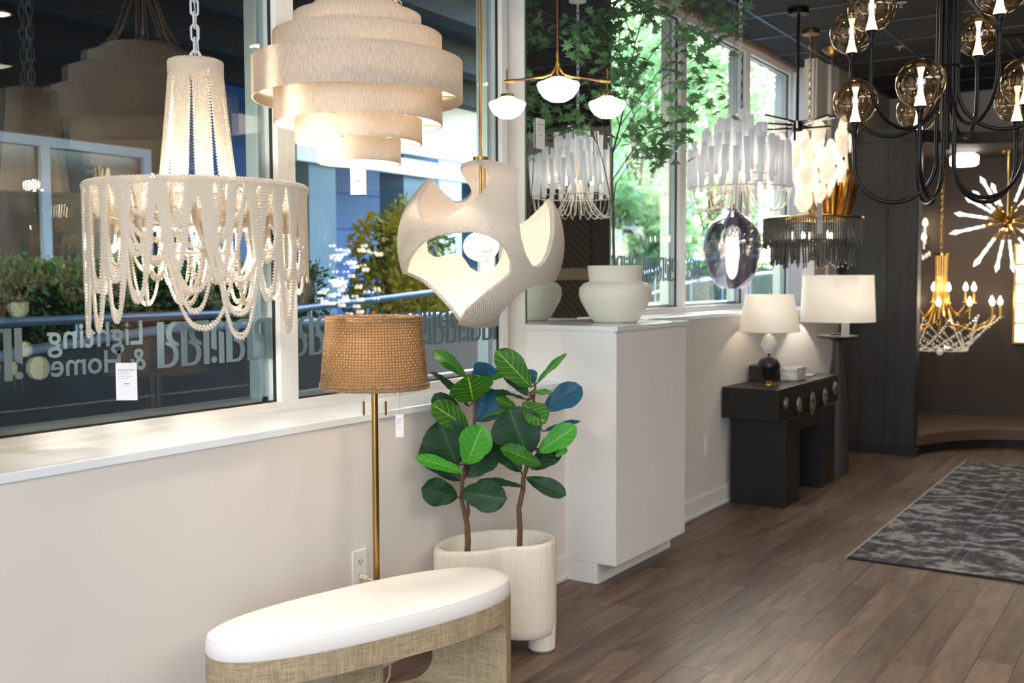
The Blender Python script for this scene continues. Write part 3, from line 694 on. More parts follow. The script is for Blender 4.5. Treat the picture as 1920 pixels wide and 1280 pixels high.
price_tag('white price tag on a long thread below the beaded chandelier', (2.117, 2.865-.0, 1.343), VR, .068, .121, string=.42)

# tiered yarn pendant -------------------------------------------------------
PX, PY = 2.905, 2.558
t = thing('tiered_pendant', 'large seven-tier pendant of cream yarn drums with warm light, beside the beaded chandelier', 'pendant', (PX, PY, 0), VR)
tiers = ((.154, 2.558, 2.600), (.230, 2.486, 2.560), (.305, 2.395, 2.490), (.380, 2.258, 2.398), (.305, 2.172, 2.300), (.230, 2.103, 2.190), (.152, 2.032, 2.120))
for r, z0, z1 in tiers:
    MB().lathe([(r, z0), (r, z1), (r-.006, z1), (r-.006, z0)], 96, closed=True).build('yarn_drum', M['yarn'], t)
fr = MB()
for (r, z0, z1) in tiers:
    fr.torus((0, 0, z0+.004), r-.003, .003, 'z', 64, 5); fr.torus((0, 0, z1-.003), r-.003, .003, 'z', 64, 5)
for k in range(6):
    a = 2*PI*k/6+.3
    for (r, z0, z1), (r2, z2, z3) in zip(tiers[:-1], tiers[1:]): 
        z = z0+.006 if r2 > r else z3-.01; fr.tube([(min(r, r2)*cos(a), min(r, r2)*sin(a), z), (max(r, r2)*cos(a), max(r, r2)*sin(a), z)], .0022, 5)
fr.build('wire_frame', mat('wrapped_frame', '#e0cba8', .8), t)
for k in range(6):
    a = 2*PI*k/6; MB().tube([(.15*cos(a), .15*sin(a), 2.60), (.10*cos(a), .10*sin(a), 2.68), (.006*cos(a), .006*sin(a), 2.93)], .004, 6).build('hanging_cord', mat('peach_cord', '#caa587', .8) if k == 0 else bpy.data.materials['peach_cord'], t)
    MB().torus((.148*cos(a), .148*sin(a), 2.606), .012, .003, 'y', 14, 5).build('ring', bpy.data.materials['peach_cord'], t)
MB().tube([(0, 0, 2.35), (0, 0, CEIL)], .0035, 6).build('power_cord', M['thread'], t)
for k in range(3): a = 2*PI*k/3; MB().sphere((.06*cos(a), .06*sin(a), 2.31), .03, 12, 8).build('light_bulb', M['bulb'], t)
lamp('POINT', (PX, PY, 2.29), 14, (1, .85, .68), .03)
price_tag('white price tag hanging on a black thread under the tiered yarn pendant', (2.81, 2.48, 2.018), VR-.1, .058, .108, string=.04)

# sculptural rope pendant ----------------------------------------------------
SX, SY, SZ, SR = 3.612, 2.509, 1.757, .352
t = thing('sculptural_pendant', 'round cut-out pendant wrapped in cream rope with a brass rod, right of the tiered pendant', 'pendant', (SX, SY, 0), VR)
F_OUT = [(893, 198), (800, 290), (720, 385), (655, 430), (600, 560), (600, 720), (660, 850), (710, 835), (740, 760), (800, 685), (860, 635), (950, 600), (1080, 582), (1180, 580), (1280, 605), (1350, 645),
         (1395, 700), (1420, 770), (1415, 840), (1350, 900), (1260, 970), (1180, 1040), (1120, 1090), (1065, 1165), (1050, 1260), (1325, 1260), (1328, 1165), (1345, 1100), (1400, 1030), (1480, 960), (1560, 915),
         (1650, 895), (1725, 885), (1850, 850), (1860, 600), (1800, 330), (1665, 345), (1690, 400), (1697, 500), (1690, 600), (1665, 700), (1630, 770), (1590, 800), (1550, 790), (1510, 720), (1480, 620), (1465, 500),
         (1452, 380), (1455, 250), (1475, 150), (1490, 20), (1240, 20), (1190, 86), (1235, 115), (1268, 150), (1285, 200), (1275, 270), (1240, 340), (1180, 390), (1120, 430), (1040, 480), (960, 512), (900, 515), (850, 490), (820, 440), (808, 380), (818, 320), (860, 250)]
B_CUTS = [[(893, 198), (950, 270), (1010, 318), (1060, 318), (1110, 290), (1140, 250), (1130, 210), (1090, 150), (1072, 120), (1090, 95), (1060, 0), (850, 0), (860, 160)],
          [(850, 487), (890, 462), (980, 440), (1040, 412), (1088, 407), (1150, 430), (1350, 560), (1372, 640), (1345, 740), (1300, 800), (1240, 832), (1180, 832), (1120, 800), (1080, 740), (1050, 700), (1010, 685), (950, 695), (890, 718), (850, 715), (808, 680), (800, 560)],
          [(1455, 200), (1465, 490), (1540, 450), (1610, 392), (1665, 343), (1720, 250), (1600, 60), (1470, 60)],
          [(700, 835), (800, 890), (900, 980), (1000, 1090), (1065, 1167), (1060, 1300), (500, 1300), (560, 840)],
          [(1328, 1165), (1345, 1100), (1400, 1030), (1480, 960), (1560, 915), (1650, 895), (1740, 880), (1900, 900), (1900, 1300), (1330, 1300)]]
def loc2(p): x = 560+p[0]/3.556; y = 280+p[1]/3.556; return ((x-902)/445*1.0, (460-y)/445)
def sdist(P, poly):
    """signed distance, positive inside"""
    V = np.array([loc2(p) for p in poly]); n = len(V); d = np.full(len(P), 1e9); inside = np.zeros(len(P), bool)
    for i in range(n):
        a = V[i]; e = V[(i+1) % n]-a; w = P-a; tt = np.clip((w@e)/(e@e), 0, 1); dd = np.hypot(*(w-tt[:, None]*e).T); d = np.minimum(d, dd)
        bv = V[(i+1) % n]; c1 = (a[1] > P[:, 1]) != (bv[1] > P[:, 1])
        with np.errstate(divide='ignore', invalid='ignore'): xx = (bv[0]-a[0])*(P[:, 1]-a[1])/(bv[1]-a[1]+1e-12)+a[0]
        inside ^= c1 & (P[:, 0] < xx)
    return np.where(inside, d, -d)
bm = bmesh.new(); bmesh.ops.create_icosphere(bm, subdivisions=6, radius=1.0)
V = np.array([v.co[:] for v in bm.verts]); Fc = [[v.index for v in f.verts] for f in bm.faces]; bm.free()
V2 = V[:, [0, 2]]*SR     # seen along the local y axis
front = V[:, 1] < 0
sf = sdist(V2, F_OUT)
sb = np.min([-sdist(V2, c) for c in B_CUTS], axis=0)
# blend the two rules at the limb so that the edge runs over the side smoothly
wgt = np.clip(.5-V[:, 1]/.24, 0, 1)
val = wgt*sf+(1-wgt)*sb
nv = [tuple(v) for v in V]; out = []; cache = {}
def cut(i, j):
    k = (min(i, j), max(i, j))
    if k not in cache:
        f = val[i]/(val[i]-val[j]); p = V[i]+(V[j]-V[i])*f; p /= np.linalg.norm(p); cache[k] = len(nv); nv.append(tuple(p))
    return cache[k]
for f in Fc:
    s = [val[i] > 0 for i in f]
    if all(s): out.append(tuple(f)); continue
    if not any(s): continue
    poly = []
    for a in range(3):
        i, j = f[a], f[(a+1) % 3]
        if s[a]: poly.append(i)
        if s[a] != s[(a+1) % 3]: poly.append(cut(i, j))
    out.append(tuple(poly))
used = sorted({i for f in out for i in f}); mp_ = {i: k for k, i in enumerate(used)}
b = MB().add([tuple(c*SR for c in nv[i]) for i in used], [tuple(mp_[i] for i in f) for f in out])
sh = b.build('rope_shell', M['rope'], t, loc=(0, 0, SZ), auto=False); sh.data.materials.append(M['rope_lit']); sh.data.materials.append(M['rope'])
so = sh.modifiers.new('thickness', 'SOLIDIFY'); so.thickness = .020; so.offset = -1; so.material_offset = 1; so.material_offset_rim = 0
bv = sh.modifiers.new('bevel', 'BEVEL'); bv.width = .004; bv.segments = 2; bv.limit_method = 'ANGLE'; bv.angle_limit = 1.0
MB().tube([(0, 0, SZ+.05), (0, 0, CEIL)], .0062, 12).build('rod', M['brass'], t)
MB().tube([(.016, .0, SZ+.12), (.016, 0, 2.115)], .0045, 10).build('side_rod', M['brass'], t)
MB().cyl(0, 0, 2.108, 2.122, .032, .032, 24).cyl(0, 0, 2.098, 2.108, .022).build('collar', M['brass'], t)
MB().cyl(0, 0, CEIL-.02, CEIL, .06, .06).build('canopy', M['brass'], t)
MB().sphere((0, 0, SZ-.008), .075, 28, 18, 1, 1, .84).build('globe_bulb', M['opal'], t)
lamp('POINT', (SX, SY, SZ-.09), 2.6, (1, .88, .72), .02)
price_tag('white price tag hanging inside the lower opening of the round rope pendant', (3.50, 2.40, 1.745), VR, .058, .108, string=.05)

# floor lamp ------------------------------------------------------------------
LX, LY = 2.955, 2.54
t = thing('floor_lamp', 'brass floor lamp with a woven seagrass drum shade standing behind the white bench', 'lamp', (LX, LY, 0), VR)
MB().lathe([(0, 0), (.14, 0), (.142, .008), (.13, .018), (.02, .026), (.012, .05), (0, .05)], 40).build('base', M['brass'], t)
MB().tube([(0, 0, .02), (0, 0, 1.30)], .0125, 16).build('pole', M['brass'], t)
z0, z1, ra, rb = 1.206, 1.472, .198, .172
def R_(z): return ra+(rb-ra)*((z-z0)/(z1-z0))
b = MB(); NV = 96; NR = 24
for i in range(NR):
    z = z0+.018+(z1-z0-.036)*i/(NR-1); r = R_(z); n = NV*2
    b.tube([((r+.0030*cos(PI*k+PI*i))*cos(2*PI*k/n), (r+.0030*cos(PI*k+PI*i))*sin(2*PI*k/n), z) for k in range(n)], .0030, 4, closed=True)
for k in range(NV):
    a = 2*PI*(k+.25)/NV; b.tube([((R_(z0+(z1-z0)*i/20)-.0025*cos(PI*(i+k)))*cos(a), (R_(z0+(z1-z0)*i/20)-.0025*cos(PI*(i+k)))*sin(a), z0+(z1-z0)*i/20) for i in range(21)], .0027, 4, caps=False)
w = b.build('woven_shade', M['rattan'], t, auto=False); w['kind'] = 'stuff'
b = MB()
for j_, (z, r) in enumerate(((z0+.004, ra), (z0+.016, ra-.001), (z1-.004, rb), (z1-.016, rb+.001))):
    n = 170
    if j_ == 2: b.build('shade_binding', M['rattan'], t); b = MB()
    b.tube([((r+.003*(k % 2))*cos(2*PI*k/n), (r+.003*(k % 2))*sin(2*PI*k/n), z+.002*((k//2) % 2)) for k in range(n)], .0058, 6, closed=True)
b.build('shade_binding', M['rattan'], t)
MB().lathe([(ra-.010, z0+.01), (rb-.010, z1-.01), (rb-.011, z1-.01), (ra-.011, z0+.01)], 64, closed=True).build('shade_lining', mat('gauze_lining', '#d9c09a', .9, transl=('#e8cfa4', .6)), t)
MB().lathe([(0, z1+.022), (.007, z1+.02), (.008, z1+.008), (.004, z1+.002), (0, z1)], 16).build('finial', M['brass'], t)
b = MB()
for k in range(3): a = 2*PI*k/3; b.tube([(0, 0, z1-.006), (rb*cos(a), rb*sin(a), z1-.01)], .002, 5)
b.build('spider', M['brass'], t)
for k, x in enumerate((-.035, .035)):
    MB().tube([(x, 0, 1.29), (x*1.3, 0, 1.31)], .011, 10).build('socket', M['brass'], t)
    MB().sphere((x*1.35, 0, 1.335), .026, 14, 10, 1, 1, 1.2).build('light_bulb', M['bulb'], t)
for x in (-.041, .041):
    p = MB().tube([(x, 0, 1.155), (x, 0, 1.29)], .0009, 4).build('pull_chain', M['brass'], t)
    MB().tube([(x, 0, 1.103), (x, 0, 1.156)], .0042, 8).build('pull_knob', M['brass'], p)
lamp('POINT', (LX, LY, 1.345), 1.1, (1, .80, .58), .04)
price_tag('small white price tag on thin threads below the seagrass lampshade', (2.99, 2.45, 1.108), VR+.2, .030, .085, string=.10)

# wall outlet and plug
t = thing('wall_outlet', 'white wall outlet plate with a plug, low on the wall behind the bench', 'outlet', (3.131, YF, .447))
MB().box(-.045, -.008, -.075, .045, 0, .075).build('plate', M['white'], t, smooth=False, bevel=.004)
b = MB()
for z in (.028, -.028):
    for x in (-.008, .008): b.box(x-.0015, -.0088, z-.006, x+.0015, -.0078, z+.006)
    b.box(-.0025, -.0088, z-.014, .0025, -.0078, z-.009)
b.build('slots', M['thread'], t, smooth=False)
cord = MB().tube([(.0, -.009, -.035), (0, -.05, -.04)], .012, 8).tube([(0, -.045, -.04), (.02, -.10, -.05), (.03, -.15, -.10), (.0, -.17, -.25), (-.03, -.18, -.40), (-.10, -.2, -.436), (-.17, -.23, -.43)], .0045, 8).build('lamp_cord', mat('beige_cord', '#cdbfa6', .5), loc=(3.131, YF, .447))
tag(cord, 'beige power cord with a plug in the wall outlet behind the bench', 'cord')

# bench -------------------------------------------------------------------------
BX, BY, BA = 2.655, 2.31, math.atan2(-.37, 1.2)
t = thing('oval_bench', 'oval bench with white leather cushion and woven raffia base in the foreground', 'bench', (BX, BY, 0), BA)
def oval(a, b_, n=72, e=2.35):
    o = []
    for k in range(n):
        q = 2*PI*k/n; c, s_ = cos(q), sin(q)
        x = a*math.copysign(abs(c)**(2/e), c); y = b_*math.copysign(abs(s_)**(2/e), s_)
        y *= (1+.10*x/a) if y > 0 else (1.0+.04*x/a); o.append((x, y))
    return o
BL, BW = .58, .205
def shell(prof, n=72):
    """rings of the oval at (inset, z)"""
    vs = []; fs = []
    for (ins, z) in prof:
        for (x, y) in oval(BL-ins, BW-ins, n): vs.append((x, y, z))
    for i in range(len(prof)-1):
        for k in range(n): k2 = (k+1) % n; fs.append((i*n+k, i*n+k2, (i+1)*n+k2, (i+1)*n+k))
    fs.append(tuple(range(n-1, -1, -1))); L = (len(prof)-1)*n; fs.append(tuple(L+k for k in range(n)))
    return MB().add(vs, fs)
cu = shell([(.004, .452), (.001, .458), (.0, .475), (.002, .498), (.008, .510), (.020, .519), (.05, .526), (.10, .530), (.15, .532), (.19, .533)]).build('cushion', M['leather'], t, auto=False)
cr = MB().tube([(x, y, .509) for x, y in oval(BL-.007, BW-.007, 96)], .0016, 5, closed=True).build('cushion_seam', M['leather'], cu)
sol = shell([(0, 0), (0, .453)]).build('bench_base', M['raffia'], t, auto=False)
def rrect(xa, xb, za, zb, rr, n=7):
    o = []
    for (cx_, cz_, a0) in ((xb-rr, zb-rr, 0), (xa+rr, zb-rr, PI/2), (xa+rr, za+rr, PI), (xb-rr, za+rr, 1.5*PI)):
        for i in range(n): a = a0+PI/2*i/(n-1); o.append((cx_+rr*cos(a), cz_+rr*sin(a)))
    return o
pa, pb_ = rrect(-.50, .52, .02, .375, .05), rrect(-.40, .34, .13, .372, .09)
ct = MB().add([(x, -.22, z) for x, z in pa]+[(x, .30, z) for x, z in pb_], [tuple(range(28)), tuple(range(55, 27, -1))]+[(i, 28+i, 28+(i+1) % 28, (i+1) % 28) for i in range(28)]).build('cutter', None, t, auto=False)
bo = sol.modifiers.new('cut', 'BOOLEAN'); bo.object = ct; bo.operation = 'DIFFERENCE'; bo.solver = 'EXACT'
bpy.context.view_layer.update(); dg = bpy.context.evaluated_depsgraph_get(); me = bpy.data.meshes.new_from_object(sol.evaluated_get(dg))
sol.modifiers.clear(); sol.data = me; bpy.data.objects.remove(ct)
try: me.set_sharp_from_angle(angle=math.radians(35))
except Exception: pass
MB().box(-.06, .02, .06, .06, .16, .372).build('centre_post', M['raffia'], t, smooth=False)

# planter with two fiddle-leaf figs ------------------------------------------
QX, QY = 3.72, 2.505
t = thing('planter', 'kidney-shaped carved cream planter on stub feet holding two fiddle-leaf figs', 'planter', (QX, QY, 0), VR)
def kidney(s=1.0, n=96):
    o = []
    for k in range(n):
        q = 2*PI*k/n; r = .226+.020*cos(2*q)+.045*math.exp(-((q-1.18*PI)/.42)**2)+ -.062*math.exp(-((q-1.5*PI-.25)/.42)**2); o.append((s*r*cos(q)*1.05+.0, s*r*sin(q)*.95))
    return o
def ring(prof, n=96):
    vs = []; fs = []
    for s, dz in prof:
        for (x, y) in kidney(s, n):
            z = dz if dz < .3 else dz+.030*(y/.23)*0+ .012*(x/.24)
            vs.append((x, y, z))
    for i in range(len(prof)-1):
        for k in range(n): k2 = (k+1) % n; fs.append((i*n+k, i*n+k2, (i+1)*n+k2, (i+1)*n+k))
    fs.append(tuple(range(n-1, -1, -1))); L = (len(prof)-1)*n; fs.append(tuple(L+k for k in range(n))); return MB().add(vs, fs)
PH = .475
ring([(.93, .072), (.99, .080), (1.0, .11), (1.0, PH-.02), (.985, PH-.004), (.94, PH), (.885, PH-.004), (.865, PH-.03), (.86, PH-.12)]).build('planter_body', M['planter'], t, auto=False)
for (x, y) in ((.192, -.035), (-.175, -.10), (.0, .13)): 
    MB().lathe([(0, 0), (.05, 0), (.060, .010), (.062, .10), (0, .10)], 28, (x, y, 0)).build('foot', M['planter'], t)
MB().add([(x*.9, y*.9, PH-.115) for x, y in kidney(1)], [tuple(range(96))]).build('potting_fill', M['soil'], t, smooth=False)
def Lc(px, py): return (px/3.048+760, py/3.048+640)
def P3(px, py, d=0.): x, y = Lc(px, py); return Vector(((x-930)/438, d, .523-(y-1000)*.002284))
def leafmesh(L, W, curl=.12, fold=.18, wav=.02, seed=0):
    n, m = 16, 10; rr = random.Random(seed); ph = rr.random()*6; vs = []; fs = []; uv = []
    for i in range(n+1):
        v = i/n
        w = W*.5*(max(0, sin(PI*min(1, v**1.0)))**.55)*(.60+.52*v)*(1-.10*math.exp(-((v-.38)/.10)**2)) if 0 < v < 1 else W*.01
        for j in range(m+1):
            u = j/m*2-1
            z = fold*abs(u)*w+wav*sin(v*13+ph+u*2)*abs(u)**1.5-curl*L*(v**2)+.002*cos(v*40)*abs(u)
            vs.append((u*w, v*L, z)); uv.append((u*.5+.5, v))
    for i in range(n):
        for j in range(m): a = i*(m+1)+j; fs.append((a, a+1, a+m+2, a+m+1))
    b = MB().add(vs, fs); me = b.mesh('leaf', None, True); ul = me.uv_layers.new(name='UVMap')
    for l in me.loops: ul.data[l.index].uv = uv[l.vertex_index]
    return me
def fig(label, stem, leaves, lname):
    T = thing('fiddle_leaf_fig', label, 'plant', (3.66, 2.47, 0), VR, None)
    pts, rad = stem; st = MB().tube(pts, rad, 10).build('trunk', M['stem'], T)
    for i, (bx, by, tx, ty, wpx, mk, d0, d1, face) in enumerate(leaves):
        B = P3(bx, by, d0); Tp = P3(tx, ty, d1); ax = Tp-B; L = ax.length*1.04; W = wpx/3.048/438
        me = leafmesh(L, W*(1.38 if face > .55 else 1.12), .10 if face > .5 else .18, .18 if face > .4 else .40, .003, i+len(lname)); me.materials.append(M[mk])
        y = ax.normalized(); view = Vector((0, -1, 0)); up = Vector((0, -face, 1-face+.05)).normalized(); z = (up-y*up.dot(y)).normalized(); x = y.cross(z)
        o = bpy.data.objects.new('leaf', me); COL.objects.link(o); o.parent = T
        o.matrix_local = Matrix(((x.x, y.x, z.x, B.x), (x.y, y.y, z.y, B.y), (x.z, y.z, z.z, B.z), (0, 0, 0, 1)))
        s = min(pts, key=lambda p: (Vector(p)-B).length); MB().tube([B+ax*.06, B, Vector(s).lerp(B, .1)], [.0025, .003, .004], 6).build('leaf_stalk', M['stemred'] if i % 2 else M['leafv'] if 0 else M['stemred'], T)
    return T
s1 = [P3(350, 1225), P3(355, 1150), P3(352, 1050), P3(335, 980), P3(320, 900), P3(325, 800), P3(345, 700, .01), P3(365, 600, .01), P3(395, 480), P3(398, 340), P3(385, 250)]
s1[0].z = .40
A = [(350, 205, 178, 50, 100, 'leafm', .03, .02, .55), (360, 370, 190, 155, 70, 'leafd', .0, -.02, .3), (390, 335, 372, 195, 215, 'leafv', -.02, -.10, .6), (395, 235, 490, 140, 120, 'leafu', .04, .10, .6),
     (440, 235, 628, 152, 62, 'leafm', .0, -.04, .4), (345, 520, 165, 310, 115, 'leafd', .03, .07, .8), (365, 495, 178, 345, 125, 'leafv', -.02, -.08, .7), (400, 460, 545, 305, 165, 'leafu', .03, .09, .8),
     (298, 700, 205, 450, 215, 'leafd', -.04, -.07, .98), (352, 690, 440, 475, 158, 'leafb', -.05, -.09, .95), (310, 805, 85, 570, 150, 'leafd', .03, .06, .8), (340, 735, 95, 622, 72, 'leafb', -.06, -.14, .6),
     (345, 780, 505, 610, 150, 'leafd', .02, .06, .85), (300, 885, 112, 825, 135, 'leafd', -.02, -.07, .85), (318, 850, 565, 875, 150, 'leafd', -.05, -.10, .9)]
FK = fig('left fiddle-leaf fig with forked trunk and glossy dark leaves in the cream planter', (s1, [.013, .013, .012, .010, .009, .009, .008, .008, .007, .006, .005]), A, 'a')
MB().tube([P3(350, 1010), P3(358, 980), P3(356, 930), P3(350, 850)], [.009, .008, .007, .006], 8).build('trunk_fork', M['stem'], FK)
s2 = [P3(650, 1185), P3(655, 1080), P3(648, 960), P3(672, 850), P3(675, 780), P3(700, 700), P3(715, 600, .01), P3(730, 450), P3(735, 320), P3(745, 240)]
s2[0].z = .40
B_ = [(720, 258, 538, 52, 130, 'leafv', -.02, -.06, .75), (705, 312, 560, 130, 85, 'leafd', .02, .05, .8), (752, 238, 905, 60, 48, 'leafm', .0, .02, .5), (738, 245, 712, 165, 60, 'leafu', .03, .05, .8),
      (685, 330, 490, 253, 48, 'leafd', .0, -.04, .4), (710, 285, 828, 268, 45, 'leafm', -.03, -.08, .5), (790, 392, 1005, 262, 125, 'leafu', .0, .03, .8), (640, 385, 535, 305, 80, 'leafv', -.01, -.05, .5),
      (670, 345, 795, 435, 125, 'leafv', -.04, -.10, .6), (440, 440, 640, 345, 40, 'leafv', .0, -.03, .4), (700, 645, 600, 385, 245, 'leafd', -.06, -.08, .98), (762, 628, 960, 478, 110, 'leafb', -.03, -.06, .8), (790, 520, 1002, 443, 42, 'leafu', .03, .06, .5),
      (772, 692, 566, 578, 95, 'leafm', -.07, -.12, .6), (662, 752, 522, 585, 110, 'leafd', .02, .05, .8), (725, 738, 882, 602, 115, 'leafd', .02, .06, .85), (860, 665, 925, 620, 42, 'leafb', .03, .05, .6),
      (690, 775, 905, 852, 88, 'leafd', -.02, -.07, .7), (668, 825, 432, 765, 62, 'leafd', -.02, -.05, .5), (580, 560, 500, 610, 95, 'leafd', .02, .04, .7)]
fig('right fiddle-leaf fig with a single slim trunk and a bluish leaf near the cabinet', (s2, [.012, .012, .011, .011, .010, .009, .008, .007, .006, .005]), B_, 'bb')
# ---------------------------------------------------------------- vase and maple
VX, VY = 5.272, 2.735
t = thing('vase', 'wide chalky white two-tier vase on the cabinet counter', 'vase', (VX, VY, 1.3675), 0)
MB().lathe([(0, 0), (.118, 0), (.135, .012), (.196, .12), (.207, .16), (.203, .195), (.180, .222), (.150, .232), (.149, .236), (.158, .318), (.154, .321), (.146, .318), (.138, .24), (.13, .20), (0, .20)], 64).build('body', M['vase'], t)
TR = thing('maple_tree', 'tall artificial maple with green palmate leaves in the white vase', 'tree', (VX, VY, 1.3675), VR)
rg = random.Random(11)
def mapleleaf():
    tips = [(0, 1.0), (.20, .46), (.62, .66), (.42, .26), (.86, .10), (.36, .0), (.52, -.34), (.10, -.12), (0, -.2), (-.10, -.12), (-.52, -.34), (-.36, 0), (-.86, .10), (-.42, .26), (-.62, .66), (-.20, .46)]
    vs = [(0, .05, .03)]+[(x, y, -.10*(x*x+y*y)) for x, y in tips]; n = len(tips)
    return MB().add(vs, [(0, 1+i, 1+(i+1) % n) for i in range(n)]).mesh('leaf', M['maple'], False)
lm = mapleleaf(); extra = MB()
tw = MB(); trunk = [(0, 0, .19), (-.01, 0, .40), (-.012, .01, .62), (-.02, .0, .80), (-.02, -.02, .95), (.02, -.03, 1.10), (.06, -.05, 1.30), (.10, -.06, 1.55)]
tw.tube(trunk, [.0085, .008, .0075, .0065, .006, .005, .004, .003], 8)
heads = []
def branch(p, q, depth, r):
    p = Vector(p); q = Vector(q); mid = p.lerp(q, .5)+Vector((rg.uniform(-.04, .04), rg.uniform(-.04, .04), rg.uniform(0, .06)))
    tw.tube([p, mid, q], [r, r*.8, r*.6], 5)
    if depth == 0: heads.append(q); heads.append(mid); return
    for k in range(3):
        d = (q-p).normalized(); e = q+(d*.6+Vector((rg.uniform(-1, 1), rg.uniform(-1, 1), rg.uniform(-.5, .55))))*.16
        e.z = min(e.z, 2.0); e.y = min(e.y, .02+0*e.x) if e.y > .15 else e.y
        branch(q, e, depth-1, r*.65)
for (p, q) in (((-.012, .01, .62), (-.10, .0, 1.0)), ((-.02, 0, .80), (.16, -.06, 1.05)), ((-.02, 0, .80), (-.06, -.12, 1.22)), ((-.02, -.02, .95), (.24, -.12, 1.30)), ((.02, -.03, 1.1), (-.12, -.16, 1.52)),
               ((.02, -.03, 1.1), (.30, -.1, 1.50)), ((.06, -.05, 1.3), (.02, -.2, 1.70)), ((.06, -.05, 1.3), (.36, -.2, 1.66)), ((.10, -.06, 1.55), (.22, -.1, 1.80)), ((.10, -.06, 1.55), (.0, -.05, 1.80)), ((-.012, .01, .66), (.05, -.12, .86)), ((-.02, -.02, .95), (-.16, -.08, 1.32))):
    branch(p, q, 2, .0035)
tw.build('trunk_and_twigs', M['twig'], TR)
cnt = 0
for h in heads:
    for k in range(5):
        c = h+Vector((rg.gauss(0, .045), rg.gauss(0, .045), rg.gauss(-.01, .045)))
        wy = VY+c.x*-sin(YAW)*1+c.y*cos(YAW)
        if VY-.8377*c.x+.5461*c.y > 2.99 or c.z > 2.1: continue
        s = rg.uniform(.036, .058); rot = (rg.uniform(-.5, 1.2), rg.uniform(-.7, .7), rg.uniform(0, 6.3))
        if cnt < 300: inst('leaf', lm, TR, c, rot, (s, s, s)); cnt += 1
        else:
            from mathutils import Euler
            Rm = Euler(rot).to_matrix(); extra.add([tuple(Rm @ (Vector(v.co)*s)+c) for v in lm.vertices], [tuple(p.vertices) for p in lm.polygons])
o = extra.build('leaves', M['maple'], TR, smooth=False, auto=False); o['kind'] = 'stuff'

# three-light pendant ---------------------------------------------------------
GX, GY = 4.276, 2.527
t = thing('three_light_pendant', 'brass pendant with three glowing opal dome shades, left of the maple leaves', 'pendant', (GX, GY, 0), VR)
MB().tube([(0, 0, 2.64), (0, 0, CEIL)], .0062, 12).build('rod', M['copper'], t)
MB().cyl(0, 0, CEIL-.02, CEIL, .06).build('canopy', M['brass'], t)
MB().tube([(0, 0, 2.50), (0, 0, 2.68)], .0085, 12).cyl(0, 0, 2.60, 2.612, .013).build('hub', M['brass'], t)
arms = [((-.237, .0), 2.545, 2.43), ((.0, -.09), 2.52, 2.50), ((.235, -.0), 2.548, 2.43)]
for i, ((ax, ay), az, gz) in enumerate(arms):
    if i != 1:
        s = 1 if ax > 0 else -1
        MB().tube([(0, 0, 2.64), (s*.012, 0, 2.60), (s*.03, 0, 2.575), (s*.07, 0, 2.562), (s*.11, 0, 2.558)], [.008, .009, .009, .008, .007], 10).build('arm', M['brass'], t)
        MB().tube([(s*.11, 0, 2.558), (s*.205, 0, 2.545)], .0068, 10).build('leather_sleeve', M['copper'], t)
        MB().tube([(s*.20, 0, 2.546), (s*.25, 0, 2.54)], .0095, 10).build('arm_tip', M['brass'], t)
        MB().tube([(ax, ay, gz+.075), (ax, ay, 2.60)], .0045, 8).build('drop_rod', M['brass'], t)
    else:
        MB().tube([(0, 0, 2.56), (0, -.05, 2.555), (0, -.09, 2.55), (0, -.09, 2.54)], .006, 8).build('arm', M['brass'], t)
    MB().cyl(ax, ay, gz+.040, gz+.052, .032, .03).build('shade_cap', M['brass'], t)
    rr = .100 if i == 1 else .088
    MB().lathe([(0, -.066), (.035, -.062), (.065, -.045), (.085, -.018), (.094, .008), (.090, .016), (.075, .018), (.055, .030), (.03, .040), (0, .041)], 32, (ax, ay, gz)).map(lambda x, y, z: (ax+(x-ax)*rr/.094, ay+(y-ay)*rr/.094, gz+(z-gz)*rr/.094)).build('opal_dome', M['opal'], t)
lamp('POINT', (GX, GY, 2.28), 4, (1, .92, .82), .02)
price_tag('small white price tag against the mirror, in front of the reflected tube chandelier', (4.93, 3.022, 2.495), 0, .09, .165, string=.0)

# tube chandelier ------------------------------------------------------------
UX, UY = 6.41, 2.437
t = thing('tube_chandelier', 'tiered chandelier of white glass tubes with looping wires, hung before the right windows', 'chandelier', (UX, UY, 0), VR)
chain(t, 2.52, CEIL, .05, .009, .003, M['chainw'], single=False)
MB().cyl(0, 0, CEIL-.02, CEIL, .06).build('canopy', M['chainw'], t)
MB().tube([(0, 0, 2.20), (0, 0, 2.55)], .012, 8).build('stem', M['wirew'], t)
tm = MB().lathe([(.0155, 0), (.0165, .25), (.014, .25), (.013, 0)], 10, closed=True).mesh('glass_tube', M['tubeglass'])
b = MB()
for (R, zb, n) in ((.315, 2.195, 26), (.235, 2.275, 20), (.15, 2.355, 13), (.07, 2.41, 6)):
    b.torus((0, 0, zb-.004), R, .0035, 'z', 48, 5)
    for k in range(n):
        a = 2*PI*(k+.3)/n; inst('glass_tube', tm, t, (R*cos(a), R*sin(a), zb+rg.uniform(-.012, .012)), (rg.uniform(-.05, .05), rg.uniform(-.05, .05), 0), (1.05, 1.05, rg.uniform(.95, 1.12)))
b.build('ring_frame', M['wirew'], t)
for k in range(26):
    a = 2*PI*(k+.3)/26; rz_ = [(.315, 2.20), (.313, 2.15), (.302, 2.10), (.275, 2.063), (.235, 2.048), (.19, 2.058), (.15, 2.09), (.115, 2.14), (.085, 2.20), (.06, 2.28), (.04, 2.36)]
    MB().tube([(r*cos(a), r*sin(a), z) for r, z in rz_], .0026, 5).build('wire_loop', M['wirew'], t)
for k in range(6):
    a = 2*PI*k/6; MB().lathe([(0, -.04), (.012, -.035), (.017, -.01), (.008, .02), (0, .035)], 12, (.19*cos(a), .19*sin(a), 2.33)).build('candle_bulb', M['bulb'], t)
lamp('POINT', (UX, UY, 2.30), 6, (1, .9, .78), .02)

